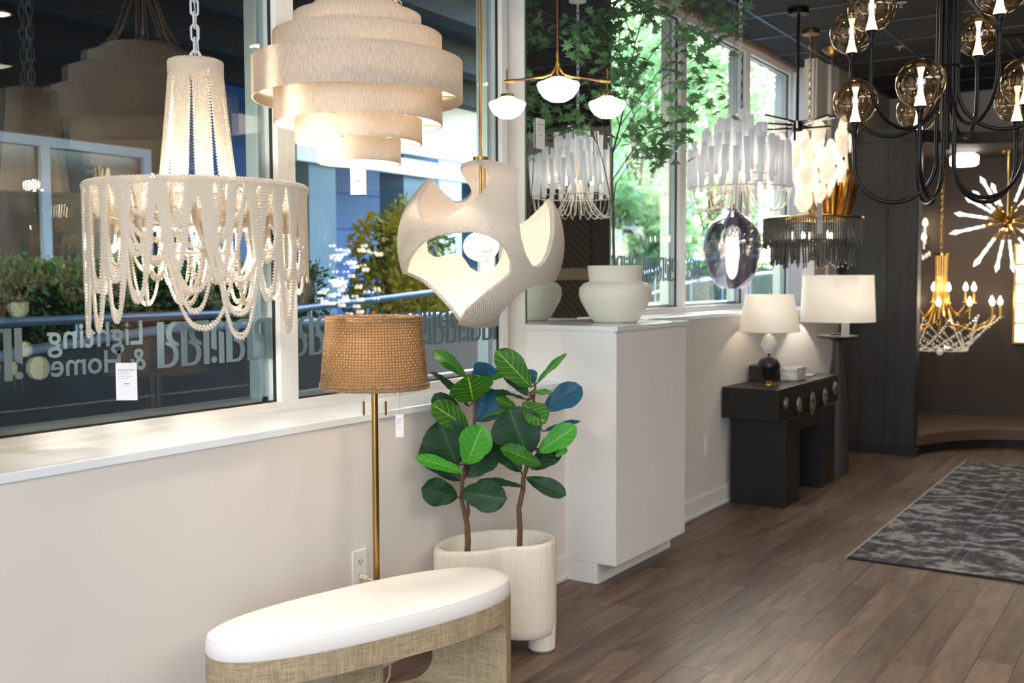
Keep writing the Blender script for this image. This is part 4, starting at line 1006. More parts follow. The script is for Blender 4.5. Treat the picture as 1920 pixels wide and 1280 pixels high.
# smoked glass pendant -------------------------------------------------------
t = thing('smoked_glass_pendant', 'large smoked mirror-glass urn pendant glowing inside, below the tube chandelier', 'pendant', (7.03, 2.72, 0), VR)
MB().lathe([(.075, 1.545), (.12, 1.58), (.17, 1.66), (.197, 1.76), (.205, 1.85), (.195, 1.93), (.16, 2.0), (.10, 2.05), (.045, 2.085), (.028, 2.11), (.026, 2.108), (.042, 2.083), (.157, 1.998), (.202, 1.85), (.17, 1.665), (.12, 1.585), (.075, 1.548)], 48).build('glass_urn', M['merc'], t)
MB().cyl(0, 0, 2.095, 2.14, .03, .022).build('socket', M['brass'], t)
MB().tube([(0, 0, 2.13), (0, 0, CEIL)], .003, 6).build('cord', M['chaing'], t)
MB().sphere((0, 0, 1.80), .05, 20, 14, 1, 1, 2.2).build('frosted_bulb', M['bulbw'], t)
lamp('POINT', (7.03, 2.72, 1.80), 2.5, WARM, .02)
price_tag('grey swing tag at the neck of the smoked glass pendant', (6.945, 2.69, 2.045), VR, .070, .135, True, string=.03)

# alabaster disc chandelier ----------------------------------------------------
DX, DY = 8.24, 2.555
t = thing('disc_chandelier', 'brightly lit chandelier of overlapping white oval discs, right of the tube chandelier', 'chandelier', (DX, DY, 0), VR)
t.scale = (1.133,)*3; t.location.z = -.2128
chain(t, 2.62, 3.31, .04, .008, .003, M['gold'], single=False)
MB().cyl(0, 0, 3.305, 3.33, .062).build('canopy', M['brass'], t)
MB().tube([(0, 0, 2.15), (0, 0, 2.63)], .007, 8).build('stem', M['brass'], t)
dm = MB().lathe([(0, -.004), (.9, -.0035), (1.0, 0), (.9, .0035), (0, .004)], 22).map(lambda x, y, z: (x*.047, z, y*.070)).mesh('oval_disc', M['disc'])
dm.materials.clear(); dm.materials.append(M['disc'])
for (R, z, n) in ((.31, 2.62, 9), (.27, 2.54, 11), (.30, 2.50, 9), (.25, 2.45, 11), (.22, 2.38, 10), (.19, 2.31, 9), (.14, 2.24, 7), (.08, 2.18, 5)):
    for k in range(n):
        a = 2*PI*(k+rg.random()*.5)/n+z*7; c, s = cos(a), sin(a)
        inst('oval_disc', dm, t, (R*c, R*s, z+rg.uniform(-.02, .02)), (rg.uniform(-.15, .15), rg.uniform(-.15, .15), a+PI/2+rg.uniform(-.6, .6)), (rg.uniform(.9, 1.15),)*3)
lamp('POINT', (DX, DY, 2.53), 7, (1, .93, .82), .03)
# gold leaf chandelier
t = thing('gold_leaf_chandelier', 'gilded chandelier of tall curved gold leaves, behind the white disc chandelier', 'chandelier', (8.92, 2.583, 0), VR)
t.scale = (1.133,)*3; t.location.z = -.2128
MB().tube([(0, 0, 2.5), (0, 0, 3.31)], .004, 6).build('rod', M['brass'], t)
MB().lathe([(0, -.06), (.03, -.055), (.065, -.025), (.072, 0), (0, 0)], 28, (0, 0, 3.33)).build('canopy', M['brass'], t)
lf = []
for i in range(9):
    v = i/8; w = .034*sin(PI*(.12+.80*v))**.8
    for j in range(5): u = j/4*2-1; lf.append((u*w, -.05*sin(v*PI*.9)+.02*abs(u)-.03*v, v*.44))
lme = MB().add(lf, [(i*5+j, i*5+j+1, i*5+j+6, i*5+j+5) for i in range(8) for j in range(4)]).mesh('gold_leaf', M['gold'])
for k in range(22):
    a = 2*PI*k/22; R = .09 if k % 2 else .135; inst('gold_leaf', lme, t, (R*cos(a)*1.0, R*sin(a), 2.07-.02*(k % 2)), (0, 0, a+PI/2), (1, 1, rg.uniform(.9, 1.1)))
for k in range(4): a = 2*PI*k/4+.4; MB().sphere((.06*cos(a), .06*sin(a), 2.28+.04*(k % 2)), .022, 10, 8, 1, 1, 1.6).build('bulb', M['bulb'], t)
lamp('POINT', (8.92, 2.583, 2.37), 4, (1, .82, .58), .02)
# black radial fixture
t = thing('black_radial_fixture', 'black rod ceiling fixture with radiating flat bars, between the tube and disc chandeliers', 'pendant', (7.55, 2.433, 0), VR)
t.scale = (1.133,)*3; t.location.z = -.2128
MB().cyl(0, 0, 3.30, 3.33, .065).build('canopy', M['black'], t)
MB().tube([(0, 0, 2.60), (0, 0, 3.31)], .0095, 10).build('rod', M['black'], t)
MB().box(-.03, -.03, 2.56, .03, .03, 2.625).build('hub', M['black'], t, bevel=.004)
MB().tube([(-.015, 0, 2.50), (-.015, 0, 2.57)], .008, 8).build('lower_stem', M['black'], t)
for k in range(9):
    a = 2*PI*k/9+.25; c, s = cos(a), sin(a); R = .30 if k % 2 else .24; z = 2.58+.02*(k % 3)
    m = MB().tube([(.03*c, .03*s, z), (R*c, R*s, z+.02)], .008, 4).build('arm', M['black'], t, auto=False)
    MB().tube([(.08*c, .08*s, z-.006), (R*.97*c, R*.97*s, z+.012)], .006, 4).build('light_bar', mat('light_bar', '#e9d9c2', .5, emit='#ffe8c8', estr=.5) if k == 0 else bpy.data.materials['light_bar'], t, auto=False)
# fringe drum
FX, FY = 8.346, 2.552
t = thing('fringe_chandelier', 'round two-tier chandelier of smoky chain fringe under a gold rim, above the table lamps', 'chandelier', (FX, FY, 0), VR)
FS = 7.8/8.4; zc = 1.6+(2.1-1.6)*FS
t.scale = (1.07,)*3; t.location.z = -.112
MB().torus((0, 0, 2.062), .362, .010, 'z', 64, 8).torus((0, 0, 1.90), .30, .006, 'z', 56, 6).build('gold_rim', M['gold'], t)
b = MB()
for k in range(6): a = 2*PI*k/6; b.tube([(0, 0, 2.10), (.36*cos(a), .36*sin(a), 2.062)], .005, 6)
b.build('spokes', M['gold'], t); MB().tube([(0, 0, 1.95), (0, 0, 3.43)], .005, 8).build('rod', M['brass'], t)
def strand(L, n, r): 
    b = MB(); pts = [(rg.uniform(-.0015, .0015), 0, -L*i/n) for i in range(n+1)]; b.tube(pts, [r*1.7 if i % 2 else r*1.0 for i in range(n+1)], 4); return b
ms_ = [strand(.21, 16, .0045).mesh('chain_strand', M['smoke']) for _ in range(3)]; ml = [strand(.20, 14, .0050).mesh('chain_strand', M['smoke']) for _ in range(3)]
for k in range(130): a = 2*PI*k/130; inst('chain_strand', ms_[k % 3], t, (.362*cos(a), .362*sin(a), 2.055), (rg.uniform(-.02, .02), rg.uniform(-.02, .02), a), (1, 1, rg.uniform(.85, 1.08)))
for k in range(90): a = 2*PI*k/90; inst('chain_strand', ml[k % 3], t, (.30*cos(a), .30*sin(a), 1.90), (rg.uniform(-.06, .06), rg.uniform(-.06, .06), a), (1.2, 1.2, rg.uniform(.7, 1.05)))
for k in range(5): a = 2*PI*k/5+.2; MB().lathe([(0, -.03), (.01, -.025), (.014, -.005), (.006, .02), (0, .03)], 10, (.15*cos(a), .15*sin(a), 1.94)).build('candle_bulb', M['bulb'], t)
price_tag('long narrow white price tag hanging on the front of the smoky fringe chandelier', (7.95, 2.38, 2.19), VR, .041, .235, True, string=.0)

# console table and what stands on it -----------------------------------------
t = thing('console_table', 'black-stained console table with two block legs and five bronze stone knobs', 'console', (6.985, 2.345, 0))
MB().box(0, .015, .63, 1.455, .425, .846).build('top_block', M['espresso'], t, smooth=False, bevel=.003)
for x in (.115, .99): MB().box(x, 0, 0, x+.33, .40, .63).build('leg', M['espresso'], t, smooth=False, bevel=.003)
MB().box(.445, .30, .0, .99, .33, .63).box(.445, .005, .51, .99, .03, .63).build('back_panel', M['espresso'], t, smooth=False)
for x, z, w, h in ((.13, .742, .030, .042), (.425, .695, .040, .062), (.745, .685, .050, .090), (1.06, .70, .040, .066), (1.33, .745, .034, .055)):
    m = MB().sphere((x, .006, z), 1, 14, 10, w, .022, h); m.v = [(a+.004*sin(40*c), bb, c+.004*sin(50*a)) for a, bb, c in m.v]
    m.build('stone_knob', M['goldstone'], t)
t = thing('table_lamp', 'small lamp with tapered white shade and stacked white and black stones, on the console', 'lamp', (7.36, 2.56, .846), VR)
MB().lathe([(0, 0), (.078, 0), (.078, .008), (.02, .012), (.012, .03), (0, .03)], 32).build('base_plate', M['gold'], t)
MB().lathe([(0, .028), (.028, .03), (.050, .07), (.075, .12), (.078, .155), (.060, .185), (.03, .198), (0, .20)], 28).build('black_stone', mat('black_stone', '#141416', .35), t)
MB().lathe([(0, .198), (.016, .20), (.008, .212), (.016, .224), (0, .226)], 16).build('gold_ring', M['gold'], t)
MB().lathe([(0, .222), (.03, .226), (.056, .255), (.060, .285), (.045, .335), (.02, .368), (0, .374)], 28).build('white_stone', M['marble'], t)
MB().tube([(0, 0, .37), (0, 0, .40)], .012, 10).tube([(0, 0, .40), (0, 0, .66)], .004, 6).build('neck', M['gold'], t)
MB().lathe([(.222, .385), (.172, .655), (.169, .655), (.219, .385)], 48, closed=True).build('shade', M['shadew'], t)
MB().cyl(0, 0, .655, .675, .006).build('finial', M['gold'], t)
MB().sphere((0, 0, .50), .03, 14, 10).build('light_bulb', M['bulb'], t)
lamp('POINT', (7.36, 2.56, 1.35), 15, (1, .88, .70), .03)
t = thing('decorative_box', 'small white marble box on the console table', 'box', (7.80, 2.52, .8465), 0)
MB().box(-.10, -.065, 0, .10, .065, .068).build('box_body', M['marble'], t, smooth=False, bevel=.003); MB().box(-.102, -.067, .070, .102, .067, .098).build('lid', M['marble'], t, smooth=False, bevel=.003)
t = thing('decorative_box', 'larger dark wooden box behind the marble box on the console', 'box', (7.63, 2.685, .8465), 0)
MB().box(-.15, -.07, 0, .15, .07, .085).build('box_body', M['darkbox'], t, smooth=False, bevel=.003); MB().box(-.152, -.072, .087, .152, .072, .12).build('lid', M['darkbox'], t, smooth=False, bevel=.003)
t = thing('magazine', 'thin grey papers lying at the right end of the console table', 'paper', (8.16, 2.56, .8465), .15)
MB().box(-.13, -.09, 0, .13, .09, .006).build('cover', M['pedestal'], t, smooth=False); MB().box(-.11, -.08, .006, .10, .085, .011).build('page', M['tagg'], t, smooth=False)
t = thing('pedestal', 'tall dark stone pedestal with a thin round top behind the console', 'pedestal', (8.73, 2.452, 0), VR)
MB().lathe([(0, 0), (.112, 0), (.11, .05), (.085, .62), (.045, .95), (.04, 1.09), (.07, 1.125), (0, 1.125)], 36).build('column', M['pedestal'], t)
MB().lathe([(0, 1.118), (.13, 1.12), (.163, 1.13), (.165, 1.138), (.160, 1.146), (0, 1.148)], 40).build('round_top', M['pedestal'], t)
t = thing('drum_table_lamp', 'big white drum-shade lamp standing on the tall stone pedestal', 'lamp', (8.73, 2.452, 1.149), VR)
MB().lathe([(0, 0), (.06, 0), (.06, .012), (.02, .02), (.018, .12), (.010, .13), (.010, .40), (0, .40)], 24).build('base', M['darkbox'], t)
MB().lathe([(.303, .11), (.285, .495), (.282, .495), (.300, .11)], 56, closed=True).build('shade', M['shadew'], t)
MB().sphere((0, 0, .30), .035, 14, 10).build('light_bulb', M['bulb'], t); MB().cyl(0, 0, .40, .51, .005).build('finial', M['brass'], t)
lamp('POINT', (8.73, 2.452, 1.50), 20, (1, .93, .84), .04)
price_tag('white price tag in front of the stem of the big drum-shade lamp', (8.56, 2.34, 1.258), VR, .065, .118, True, string=.02)
t = thing('wall_switch', 'narrow white switch plate on the low wall between cabinet and console', 'switch', (6.746, YF, .458))
MB().box(-.045, -.007, -.075, .045, 0, .075).build('plate', M['white'], t, smooth=False, bevel=.003); MB().box(-.02, -.010, -.04, .02, -.006, .04).build('rocker', M['white'], t, smooth=False)

# rug ------------------------------------------------------------------------------
t = thing('area_rug', 'distressed charcoal and grey patterned rug on the wood floor at right', 'rug', (6.01, .30, 0))
MB().box(0, -1.31, 0, 3.78, 1.31, .008).build('rug_pile', M['rug'], t, smooth=False)
MB().box(-.006, 1.308, 0, 3.786, 1.322, .009).box(-.006, -1.322, 0, 3.786, -1.308, .009).build('side_binding', M['rugedge'], t, smooth=False)
MB().box(-.012, -1.31, 0, 0, 1.31, .010).build('end_binding', mat('rug_dark_edge', '#1d1d22', .95), t, smooth=False)

# globe chandelier ------------------------------------------------------------------
KX, KY = 4.29, .80
t = thing('globe_chandelier', 'black chandelier of U-shaped arms with amber glass globes at upper right', 'chandelier', (KX, KY, 0), VR)
b = MB().cyl(0, 0, CEIL-.04, CEIL, .09).build('canopy', M['black'], t)
MB().torus((0, 0, 2.415), .048, .004, 'z', 28, 6).build('collar_ring', M['black'], t); MB().tube([(0, 0, 2.1), (0, 0, CEIL-.03)], .011, 10).build('centre_rod', M['black'], t)
gl = MB().sphere((0, 0, 0), .0865, 32, 20).mesh('glass_globe', M['amber'])
fil = MB().lathe([(0, -.078), (.021, -.078), (.012, -.045), (.0065, -.005), (.0065, .025), (.013, .055), (0, .056)], 16).mesh('light_core', emis('amber_core', (1, .80, .52), 9))
sock = MB().lathe([(.0, -.15), (.0075, -.15), (.008, -.115), (.013, -.098), (.022, -.082), (0, -.081)], 16).mesh('cup', M['black'])
def garm(deg, R, gz, ub):
    a = D2(deg); c, s = cos(a), sin(a); rh = .036; r = (R-rh)/2; zc_ = ub+r
    pts = [(rh, CEIL-.03), (rh, zc_)]+[(rh+r-r*cos(q), zc_-r*sin(q)) for q in [PI*i/18 for i in range(1, 18)]]+[(R, zc_), (R, gz-.10)]
    am = MB().tube([(p*c, p*s, z) for p, z in pts], .0078, 10).build('arm', M['black'], t)
    inst('cup', sock, t, (R*c, R*s, gz)); g = inst('glass_globe', gl, t, (R*c, R*s, gz)); inst('light_core', fil, t, (R*c, R*s, gz))
    w = Matrix.Rotation(VR, 3, 'Z') @ Vector((R*c, R*s, gz)); lamp('POINT', (KX+w.x, KY+w.y, gz-.0), .6, (1, .82, .58), .004)
for deg in (160, 87, 18, -62, -128): garm(deg, .335, 2.305, 1.905)
for deg in (142, 50, -18, -87, -157): garm(deg, .375, 2.60, 2.17)

# alcove lights ----------------------------------------------------------------------
AX, AY = 11.27, 2.125
t = thing('crystal_chandelier', 'gold candle chandelier with crystal bead swags in the dark alcove', 'chandelier', (AX, AY, 0), VR)
chain(t, 1.88, 2.86, .04, .010, .004, M['gold'], single=False)
b = MB()
for k in range(14): a = 2*PI*k/14; b.tube([(.055*cos(a), .055*sin(a), 1.86), (.05*cos(a), .05*sin(a), 1.40)], .012, 6)
b.cyl(0, 0, 1.85, 1.875, .075).cyl(0, 0, 1.37, 1.40, .07, .06).build('fluted_column', M['gold'], t)
for (n, R, zt_, off) in ((12, .55, 1.36, .1), (6, .32, 1.50, .35)):
    for k in range(n):
        a = 2*PI*k/n+off; c, s = cos(a), sin(a)
        MB().tube([(.04*c, .04*s, 1.42), (.12*c, .12*s, zt_-.20), (R*.6*c, R*.6*s, zt_-.27), (R*.93*c, R*.93*s, zt_-.18), (R*c, R*s, zt_-.12)], .009, 6).build('arm', M['gold'], t)
        MB().cyl(R*c, R*s, zt_-.12, zt_-.01, .012, .012, 10).cyl(R*c, R*s, zt_-.13, zt_-.12, .03, .03, 12).build('candle', M['gold'], t)
        MB().lathe([(0, 0), (.018, .01), (.025, .035), (.014, .065), (.003, .09), (0, .09)], 12, (R*c, R*s, zt_-.01)).build('candle_bulb', M['bulb'], t)
def crys(p, q, sag, n=16):
    b = MB()
    for i in range(n+1):
        u = i/n; b.bead((p[0]+(q[0]-p[0])*u, p[1]+(q[1]-p[1])*u, p[2]+(q[2]-p[2])*u-sag*4*u*(1-u)), .011 if i % 4 else .016)
    return b
for k in range(14):
    a = 2*PI*k/14; a2 = a+.9; a3 = a-.9
    crys((.55*cos(a), .55*sin(a), 1.23), (.26*cos(a2), .26*sin(a2), .90), .02).build('crystal_swag', mat('lead_crystal', '#f4f0ea', .08, metal=.6, emit='#ffe9cc', estr=.25) if k == 0 else bpy.data.materials['lead_crystal'], t)
    crys((.55*cos(a), .55*sin(a), 1.23), (.26*cos(a3), .26*sin(a3), .90), .02).build('crystal_swag', bpy.data.materials['lead_crystal'], t)
    crys((.26*cos(a), .26*sin(a), .90), (.26*cos(a+.45), .26*sin(a+.45), .90), .01, 5).build('crystal_swag', bpy.data.materials['lead_crystal'], t)
MB().sphere((0, 0, .87), .035, 12, 8).build('crystal_ball', bpy.data.materials['lead_crystal'], t)
lamp('POINT', (AX, AY, 1.62), 12, (1, .84, .66), .02)
t = thing('starburst_chandelier', 'gold starburst chandelier with glowing crystal rods at the right edge', 'chandelier', (11.24, 1.52, 0), VR)
MB().tube([(0, 0, 2.18), (0, 0, 2.86)], .007, 8).build('rod', M['gold'], t); MB().cyl(0, 0, 2.84, 2.86, .07).build('canopy', M['gold'], t); MB().sphere((0, 0, 2.18), .05, 14, 10).build('hub', M['gold'], t)
cm = emis('lit_crystal', (1, .95, .87), 1.6); 
gp = MB().tube([(0, 0, .03), (0, 0, .22)], .012, 8).mesh('gold_arm', M['gold']); cp = MB().lathe([(0, .20), (.016, .205), (.012, .25), (.017, .27), (.012, .31), (.018, .35), (.013, .40), (.018, .45), (.026, .48), (0, .54)], 8).mesh('crystal_rod', cm)
for (th, el) in ((178, 8), (150, 30), (163, 24), (128, 40), (206, -12), (238, -38), (250, -50), (268, -62), (35, 48), (60, 52), (8, -6), (-28, -24), (90, 20), (20, 12), (300, 10), (330, 40), (110, -30), (60, -35)):
    v = Vector((cos(D2(th))*cos(D2(el*.3)), sin(D2(el*.3*1.0))*.6-.25*cos(D2(th*2)), sin(D2(el)) if abs(el) > 0 else 0)); v = Vector((cos(D2(th))*cos(D2(el)), -.3*sin(D2(th*3)), sin(D2(el)))).normalized()
    e = v.to_track_quat('Z', 'Y').to_euler(); inst('gold_arm', gp, t, (0, 0, 2.18), e); inst('crystal_rod', cp, t, (0, 0, 2.18), e)
lamp('POINT', (11.24, 1.52, 2.1), 5, (1, .86, .7), .02)
t = thing('wall_sconce', 'crystal candle wall sconce beside the dark panelled partition', 'sconce', (11.75, 2.40, 2.05), PI/2)
MB().lathe([(0, -.03), (.06, -.02), (.06, .02), (0, .03)], 16).build('backplate', M['gold'], t)
for dx, z in ((-.04, .12), (.07, .06), (-.03, -.03)):
    MB().tube([(0, .0, 0), (dx, .08, -.06), (dx, .13, z-.07)], .006, 6).build('arm', bpy.data.materials['lead_crystal'], t)
    MB().lathe([(0, 0), (.02, .012), (.026, .035), (.012, .075), (0, .085)], 10, (dx, .13, z)).build('candle_bulb', M['bulb'], t); MB().cyl(dx, .13, z-.09, z, .012).build('candle', M['tagw'], t)
for k in range(6): MB().sphere((-.08+.03*k, .11, -.17-.02*(k % 3)), .018, 8, 6, 1, 1, 1.6).build('crystal_drop', bpy.data.materials['lead_crystal'], t)
t = thing('flush_ceiling_light', 'round white flush ceiling light glowing in the alcove', 'light', (11.10, 1.90, 2.86), 0)
MB().cyl(0, 0, -.03, 0, .10, .10, 28).build('mount', M['tagw'], t); MB().lathe([(0, -.135), (.11, -.135), (.13, -.12), (.135, -.05), (.12, -.03), (0, -.03)], 36).build('diffuser', M['opal'], t)
lamp('SPOT', (11.10, 1.90, 2.70), 40, WARM, .1, (0, 0, 0), 2.6)
t = thing('lit_crystal_panel', 'tall glowing crystal panel light at the right edge of the alcove', 'light', (11.74, 1.33, .95), 0)
MB().box(-.02, -.30, 0, .03, .18, 1.02).build('gold_frame', M['gold'], t, smooth=False)
for j in range(5):
    for i in range(3): MB().box(-.05, -.28+.15*i, .02+.2*j, -.02, -.145+.15*i, .20+.2*j).build('crystal_tile', emis('panel_crystal', (1, .88, .68), 3.2) if i+j == 0 else bpy.data.materials['panel_crystal'], t, bevel=.008)

# crystal drops hung beyond the frame, mirrored in the first window
t = thing('crystal_drop_cluster', 'cluster of pale green faceted crystal drops, seen only as reflections at lower left', 'chandelier', (3.83, .08, 0))
for (x, y, z, s) in ((0, 0, 1.45, .055), (.01, .03, 1.18, .042), (-.05, -.04, 1.06, .042), (.06, .10, 1.06, .062)):
    MB().sphere((x, y, z), s, 7, 5, 1, 1, 1.25).build('crystal_drop', M['drop'], t, smooth=False); MB().tube([(x, y, z+s), (x, y, CEIL)], .0012, 4).build('wire', M['chaing'], t)
t = thing('crystal_basket_chandelier', 'sparkling crystal chandelier, seen only as scattered lights in the second window', 'chandelier', (6.76, .15, 0))
MB().tube([(0, 0, 1.95), (0, 0, 3.43)], .006, 6).build('rod', M['gold'], t)
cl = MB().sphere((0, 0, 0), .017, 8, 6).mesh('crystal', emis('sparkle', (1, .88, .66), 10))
for k in range(80):
    a = rg.uniform(0, 2*PI); R = .36*math.sqrt(rg.random()); inst('crystal', cl, t, (R*cos(a), R*sin(a), 1.92-rg.uniform(0, 1)*(.75-.9*R)), (0, 0, 0), (rg.uniform(.6, 1.3),)*3)
# ---------------------------------------------------------------- outside
gr = struct(MB().box(-12, 3.3, -.3, 60, 60, .0).build('ground_outside', M['concrete'], smooth=False))
# ramp with guard panel and two painted rails
t = thing('ramp_guard', 'dark navy solid ramp guard with a blue-grey steel cap rail outside the left windows', 'railing', (0, 4.3, 0))
top = [(-2, .80), (2.0, 1.20), (2.66, 1.30), (3.13, 1.345), (3.43, 1.368), (6.4, 1.372), (9.5, 1.372)]
MB().prism([(x, z-.03) for x, z in top]+[(9.5, 0), (-2, 0)], 0, .04).map(lambda x, y, z: (x, z, y)).build('guard_panel', M['navy'], t, smooth=False)
MB().tube([(x, 0, z) for x, z in top], .024, 12).build('cap_rail', M['steel_paint'], t)
t = thing('hand_rail', 'blue-grey steel handrail on posts in front of the hedge', 'railing', (0, 5.0, 0))
MB().tube([(-2, 0, 1.40), (2.9, 0, 1.402), (4.9, 0, 1.41), (5.1, 0, 1.425), (6.7, 0, 1.53), (8.5, 0, 1.62)], .026, 12).build('rail', M['steel_paint'], t)
for x, z in ((-1, 1.39), (1.2, 1.39), (3.4, 1.39), (5.15, 1.42), (7.0, 1.53)): MB().tube([(x, 0, 0), (x, 0, z)], .02, 10).build('post', M['steel_paint'], t)
t = thing('white_stair_rail', 'pale sloping stair rail outside the right windows', 'railing', (0, 6.0, 0))
for dz in (0, -.30): MB().tube([(11, 0, 1.55+dz), (14, 0, 1.90+dz), (20, 0, 2.15+dz)], .025, 10).build('rail', M['steel_paint'], t)
for k in range(7): MB().tube([(11.5+1.2*k, 0, 1.0), (11.5+1.2*k, 0, 1.62+.08*k)], .018, 8).build('post', M['steel_paint'], t)
tag(MB().box(9.6, 5.2, 0, 24, 5.5, 1.33).build('planter_wall', M['palewall'], smooth=False, bevel=.01), 'low pale lilac garden wall outside the right windows', 'wall')

def leafcloud(n, fn, size, seed, m, name, parent=None, tri=True):
    rr = np.random.default_rng(seed); P = fn(rr, n); A = rr.normal(size=(n, 3)); A /= np.linalg.norm(A, axis=1)[:, None]; B = rr.normal(size=(n, 3)); B -= (B*A).sum(1)[:, None]*A; B /= np.linalg.norm(B, axis=1)[:, None]
    s = size*rr.uniform(.6, 1.3, n)[:, None]; V = np.stack([P-A*s, P+B*s*.5, P+A*s, P-B*s*.5], 1).reshape(-1, 3)
    me = bpy.data.meshes.new(name); me.vertices.add(len(V)); me.vertices.foreach_set('co', V.astype(np.float32).ravel()); me.loops.add(4*n); me.loops.foreach_set('vertex_index', np.arange(4*n, dtype=np.int32)); me.polygons.add(n); me.polygons.foreach_set('loop_start', np.arange(0, 4*n, 4, dtype=np.int32)); me.polygons.foreach_set('loop_total', np.full(n, 4, dtype=np.int32))
    me.materials.append(m); me.update(calc_edges=True); o = bpy.data.objects.new(name, me); COL.objects.link(o); o.parent = parent; return o
def hedge(x0, x1, y0, y1, z1, n, seed, label, m=M['hedge']):
    t = thing('hedge', label, 'hedge', ((x0+x1)/2, (y0+y1)/2, 0))
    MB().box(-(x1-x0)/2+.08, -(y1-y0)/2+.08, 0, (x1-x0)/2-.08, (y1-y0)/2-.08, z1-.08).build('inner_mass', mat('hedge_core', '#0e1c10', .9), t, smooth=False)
    def fn(rr, n):
        u = rr.uniform(-.5, .5, (n, 3)); P = np.empty((n, 3)); P[:, 0] = u[:, 0]*(x1-x0); side = rr.random(n) < .6
        P[:, 1] = np.where(side, -(y1-y0)/2+rr.normal(0, .04, n), u[:, 1]*(y1-y0)); P[:, 2] = np.where(side, (u[:, 2]+.5)*z1, z1+rr.normal(0, .035, n)); return P
    leafcloud(n, fn, .025, seed, m, 'hedge_leaves', t)
hedge(-3.5, 6.1, 5.7, 6.4, 1.68, 48000, 1, 'clipped dark green hedge behind the handrail, outside the left windows')
hedge(11.5, 22, 7.2, 8.2, 1.95, 12000, 2, 'bushy green hedge outside behind the cabinet vase')
def blob(cs):
    C = np.array(cs, float)
    def fn(rr, n):
        k = rr.choice(len(C), n, p=C[:, 3]**2/np.sum(C[:, 3]**2)); d = rr.normal(size=(n, 3)); d /= np.linalg.norm(d, axis=1)[:, None]; r = rr.uniform(.35, 1, n)**.5
        return C[k, :3]+d*(r*C[k, 3])[:, None]
    return fn
def bush(label, loc, cs, n, size, m, seed, name='shrub', cat='shrub', trunk=None):
    t = thing(name, label, cat, loc)
    leafcloud(n, blob(cs), size, seed, m, 'foliage', t)
    if trunk: 
        for tp, tr_ in trunk: MB().tube(tp, tr_, 8).build('trunk', M['bark'], t)
    return t
bush('golden green shrub with upright stems outside the second window', (6.9, 5.55, 0), [(-.35, 0, 1.9, .28), (0, 0, 1.7, .36), (.3, .1, 1.9, .32), (.1, 0, 1.35, .4), (-.3, 0, 1.45, .35), (.05, 0, 2.1, .25), (.6, 0, 1.5, .3)], 5200, .035, M['shrub'], 3, trunk=[([(0, 0, 0), (.05, 0, 1.2), (.1, 0, 2.0)], .02), ([(-.1, 0, 0), (-.25, 0, 1.3), (-.35, 0, 2.1)], .016)])
bush('dark green rounded bush beside the golden shrub outside the second window', (8.9, 6.0, 0), [(0, 0, 1.2, .55), (.5, 0, 1.35, .45), (-.5, 0, 1.1, .45), (1.1, 0, 1.2, .4)], 6000, .04, M['hedge'], 4)
rr_ = random.Random(9)
def tree(label, x, y, h, R, n, seed, low=1.6):
    rr = random.Random(seed); cs = [(rr.uniform(-R, R)*.8, rr.uniform(-R, R)*.6, rr.uniform(low, h), R*rr.uniform(.28, .5)) for _ in range(16)]
    return bush(label, (x, y, 0), cs, n, .085, M['treeleaf'], seed, 'tree', 'tree', [([(0, 0, 0), (.1, 0, h*.5), (0, 0, h*.9)], [.16, .11, .05])]+[([(0, 0, h*.35), (c[0]*.6, c[1]*.6, c[2])], [.05, .02]) for c in cs[:5]])
tree('broad leafy garden tree seen through the middle right window', 19, 9.5, 6.2, 2.6, 9500, 21, 1.2)
tree('light green leafy tree seen through the far right window', 25.5, 10.5, 6.8, 2.8, 8500, 22)
tree('leafy tree behind the maple, seen through the window beside the mirror', 22.5, 11.2, 8.5, 1.9, 6000, 23, 4.6)
tree('tall tree farther back behind the garden hedge at right', 38.5, 14, 10, 3.4, 8000, 24)
tree('tree with thin yellow leaves low behind the stair rail', 14.3, 6.9, 3.0, .9, 4000, 25, 1.3)

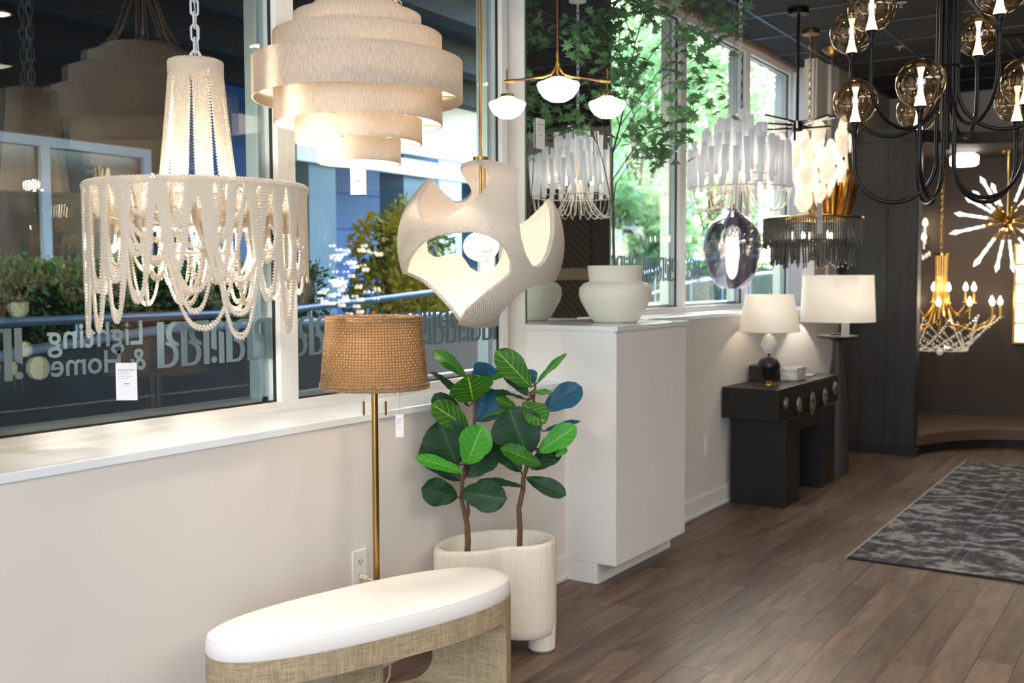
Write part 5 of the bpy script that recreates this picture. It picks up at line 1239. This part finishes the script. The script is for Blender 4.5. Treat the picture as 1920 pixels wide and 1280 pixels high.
# neighbouring building under a dark canopy
bl = thing('blue_building', 'blue sided building with pale framed windows across the ramp, outside the left windows', 'building', (0, 10, 0))
MB().box(8.2, 0, 0, 13.2, .3, 5.6).build('wall', M['bluewall'], bl, smooth=False); MB().box(-6, -.02, 0, 8.2, .3, 5.6).build('dark_facade', M['darkfacade'], bl, smooth=False)
for i in range(9): MB().box(8.25, -.03, .35+.5*i, 13.2, 0, .80+.5*i).build('siding_panel', M['bluewall'], bl, smooth=False)
for (x0, x1, z0, z1) in ((1.5, 4.6, .9, 3.2), (5.2, 7.6, .9, 3.0)):
    f = MB().box(x0-.1, -.12, z0-.1, x1+.1, -.03, z0).box(x0-.1, -.12, z1, x1+.1, -.03, z1+.1).box(x0-.1, -.12, z0, x0, -.03, z1).box(x1, -.12, z0, x1+.1, -.03, z1).box((x0+x1)/2-.05, -.12, z0, (x0+x1)/2+.05, -.03, z1).build('window_frame', mat('pale_blue_frame', '#a9c4e6', .5), bl, smooth=False)
    MB().box(x0, -.06, z0, x1, -.04, z1).build('window_pane', mat('dark_pane', '#2a2420', .15), bl, smooth=False)
for x in (8.9, 10.6, 12.4): MB().box(x-.22, -1.6, 0, x+.22, -1.2, 4.6).build('column', mat('grey_blue_column', '#6f8a9a', .7), bl, smooth=False)
MB().box(8.4, -1.7, 2.95, 13.4, -1.6, 3.15).build('white_band', M['tagw'], bl, smooth=False)
MB().cyl(0, 0, 0, .03, .42, .42, 40).map(lambda x, y, z: (9.75+x, -.05-z, 2.72+y)).build('round_sign', mat('sky_blue_disc', '#3f9ad6', .5), bl)
cn = thing('overhang', 'dark overhanging canopy with beams above the ramp outside the left windows', 'canopy', (0, 0, 4.0))
MB().prism([(-8, 3.35), (5.7, 3.35), (15.5, 9.9), (-8, 9.9)], 0, .3).build('deck', M['canopy'], cn, smooth=False)
for i in range(5): MB().box(-8, 3.9+1.15*i, -.28, 5.9+1.72*i, 4.12+1.15*i, 0).build('beam', M['canopy'], cn, smooth=False)
for i in range(5): MB().box(-6+2.5*i, 3.4, -.12, -5.82+2.5*i, 9.85, -.0).build('cross_beam', M['canopy'], cn, smooth=False)
sg = thing('sunlit_area_panel', 'white panel standing in for a sunlit area under the canopy edge outside the second window', 'light_patch', (11.0, 8.3, 3.56))  # white panel added in place of a sunlit area
MB().box(-.9, 0, -.35, 1.4, .08, .42).build('panel', M['tagw'], sg, smooth=False, bevel=.01)
pb = thing('pale_house', 'pale blue stucco house beyond the garden at right', 'building', (29, 14.5, 0))
MB().box(-4, 0, 0, 5, 6, 6.6).build('wall', M['palewall'], pb, smooth=False); MB().box(-4.4, -.4, 6.6, 5.4, 6.4, 6.9).build('roof', M['concrete'], pb, smooth=False)
for x in (-3.4, -.5, 2.4): f = MB().box(x, -.06, 1.2, x+1.6, 0, 2.7).build('window_frame', M['tagw'], pb, smooth=False); MB().box(x+.1, -.08, 1.3, x+1.5, -.06, 2.6).build('pane', bpy.data.materials['dark_pane'], f, smooth=False)
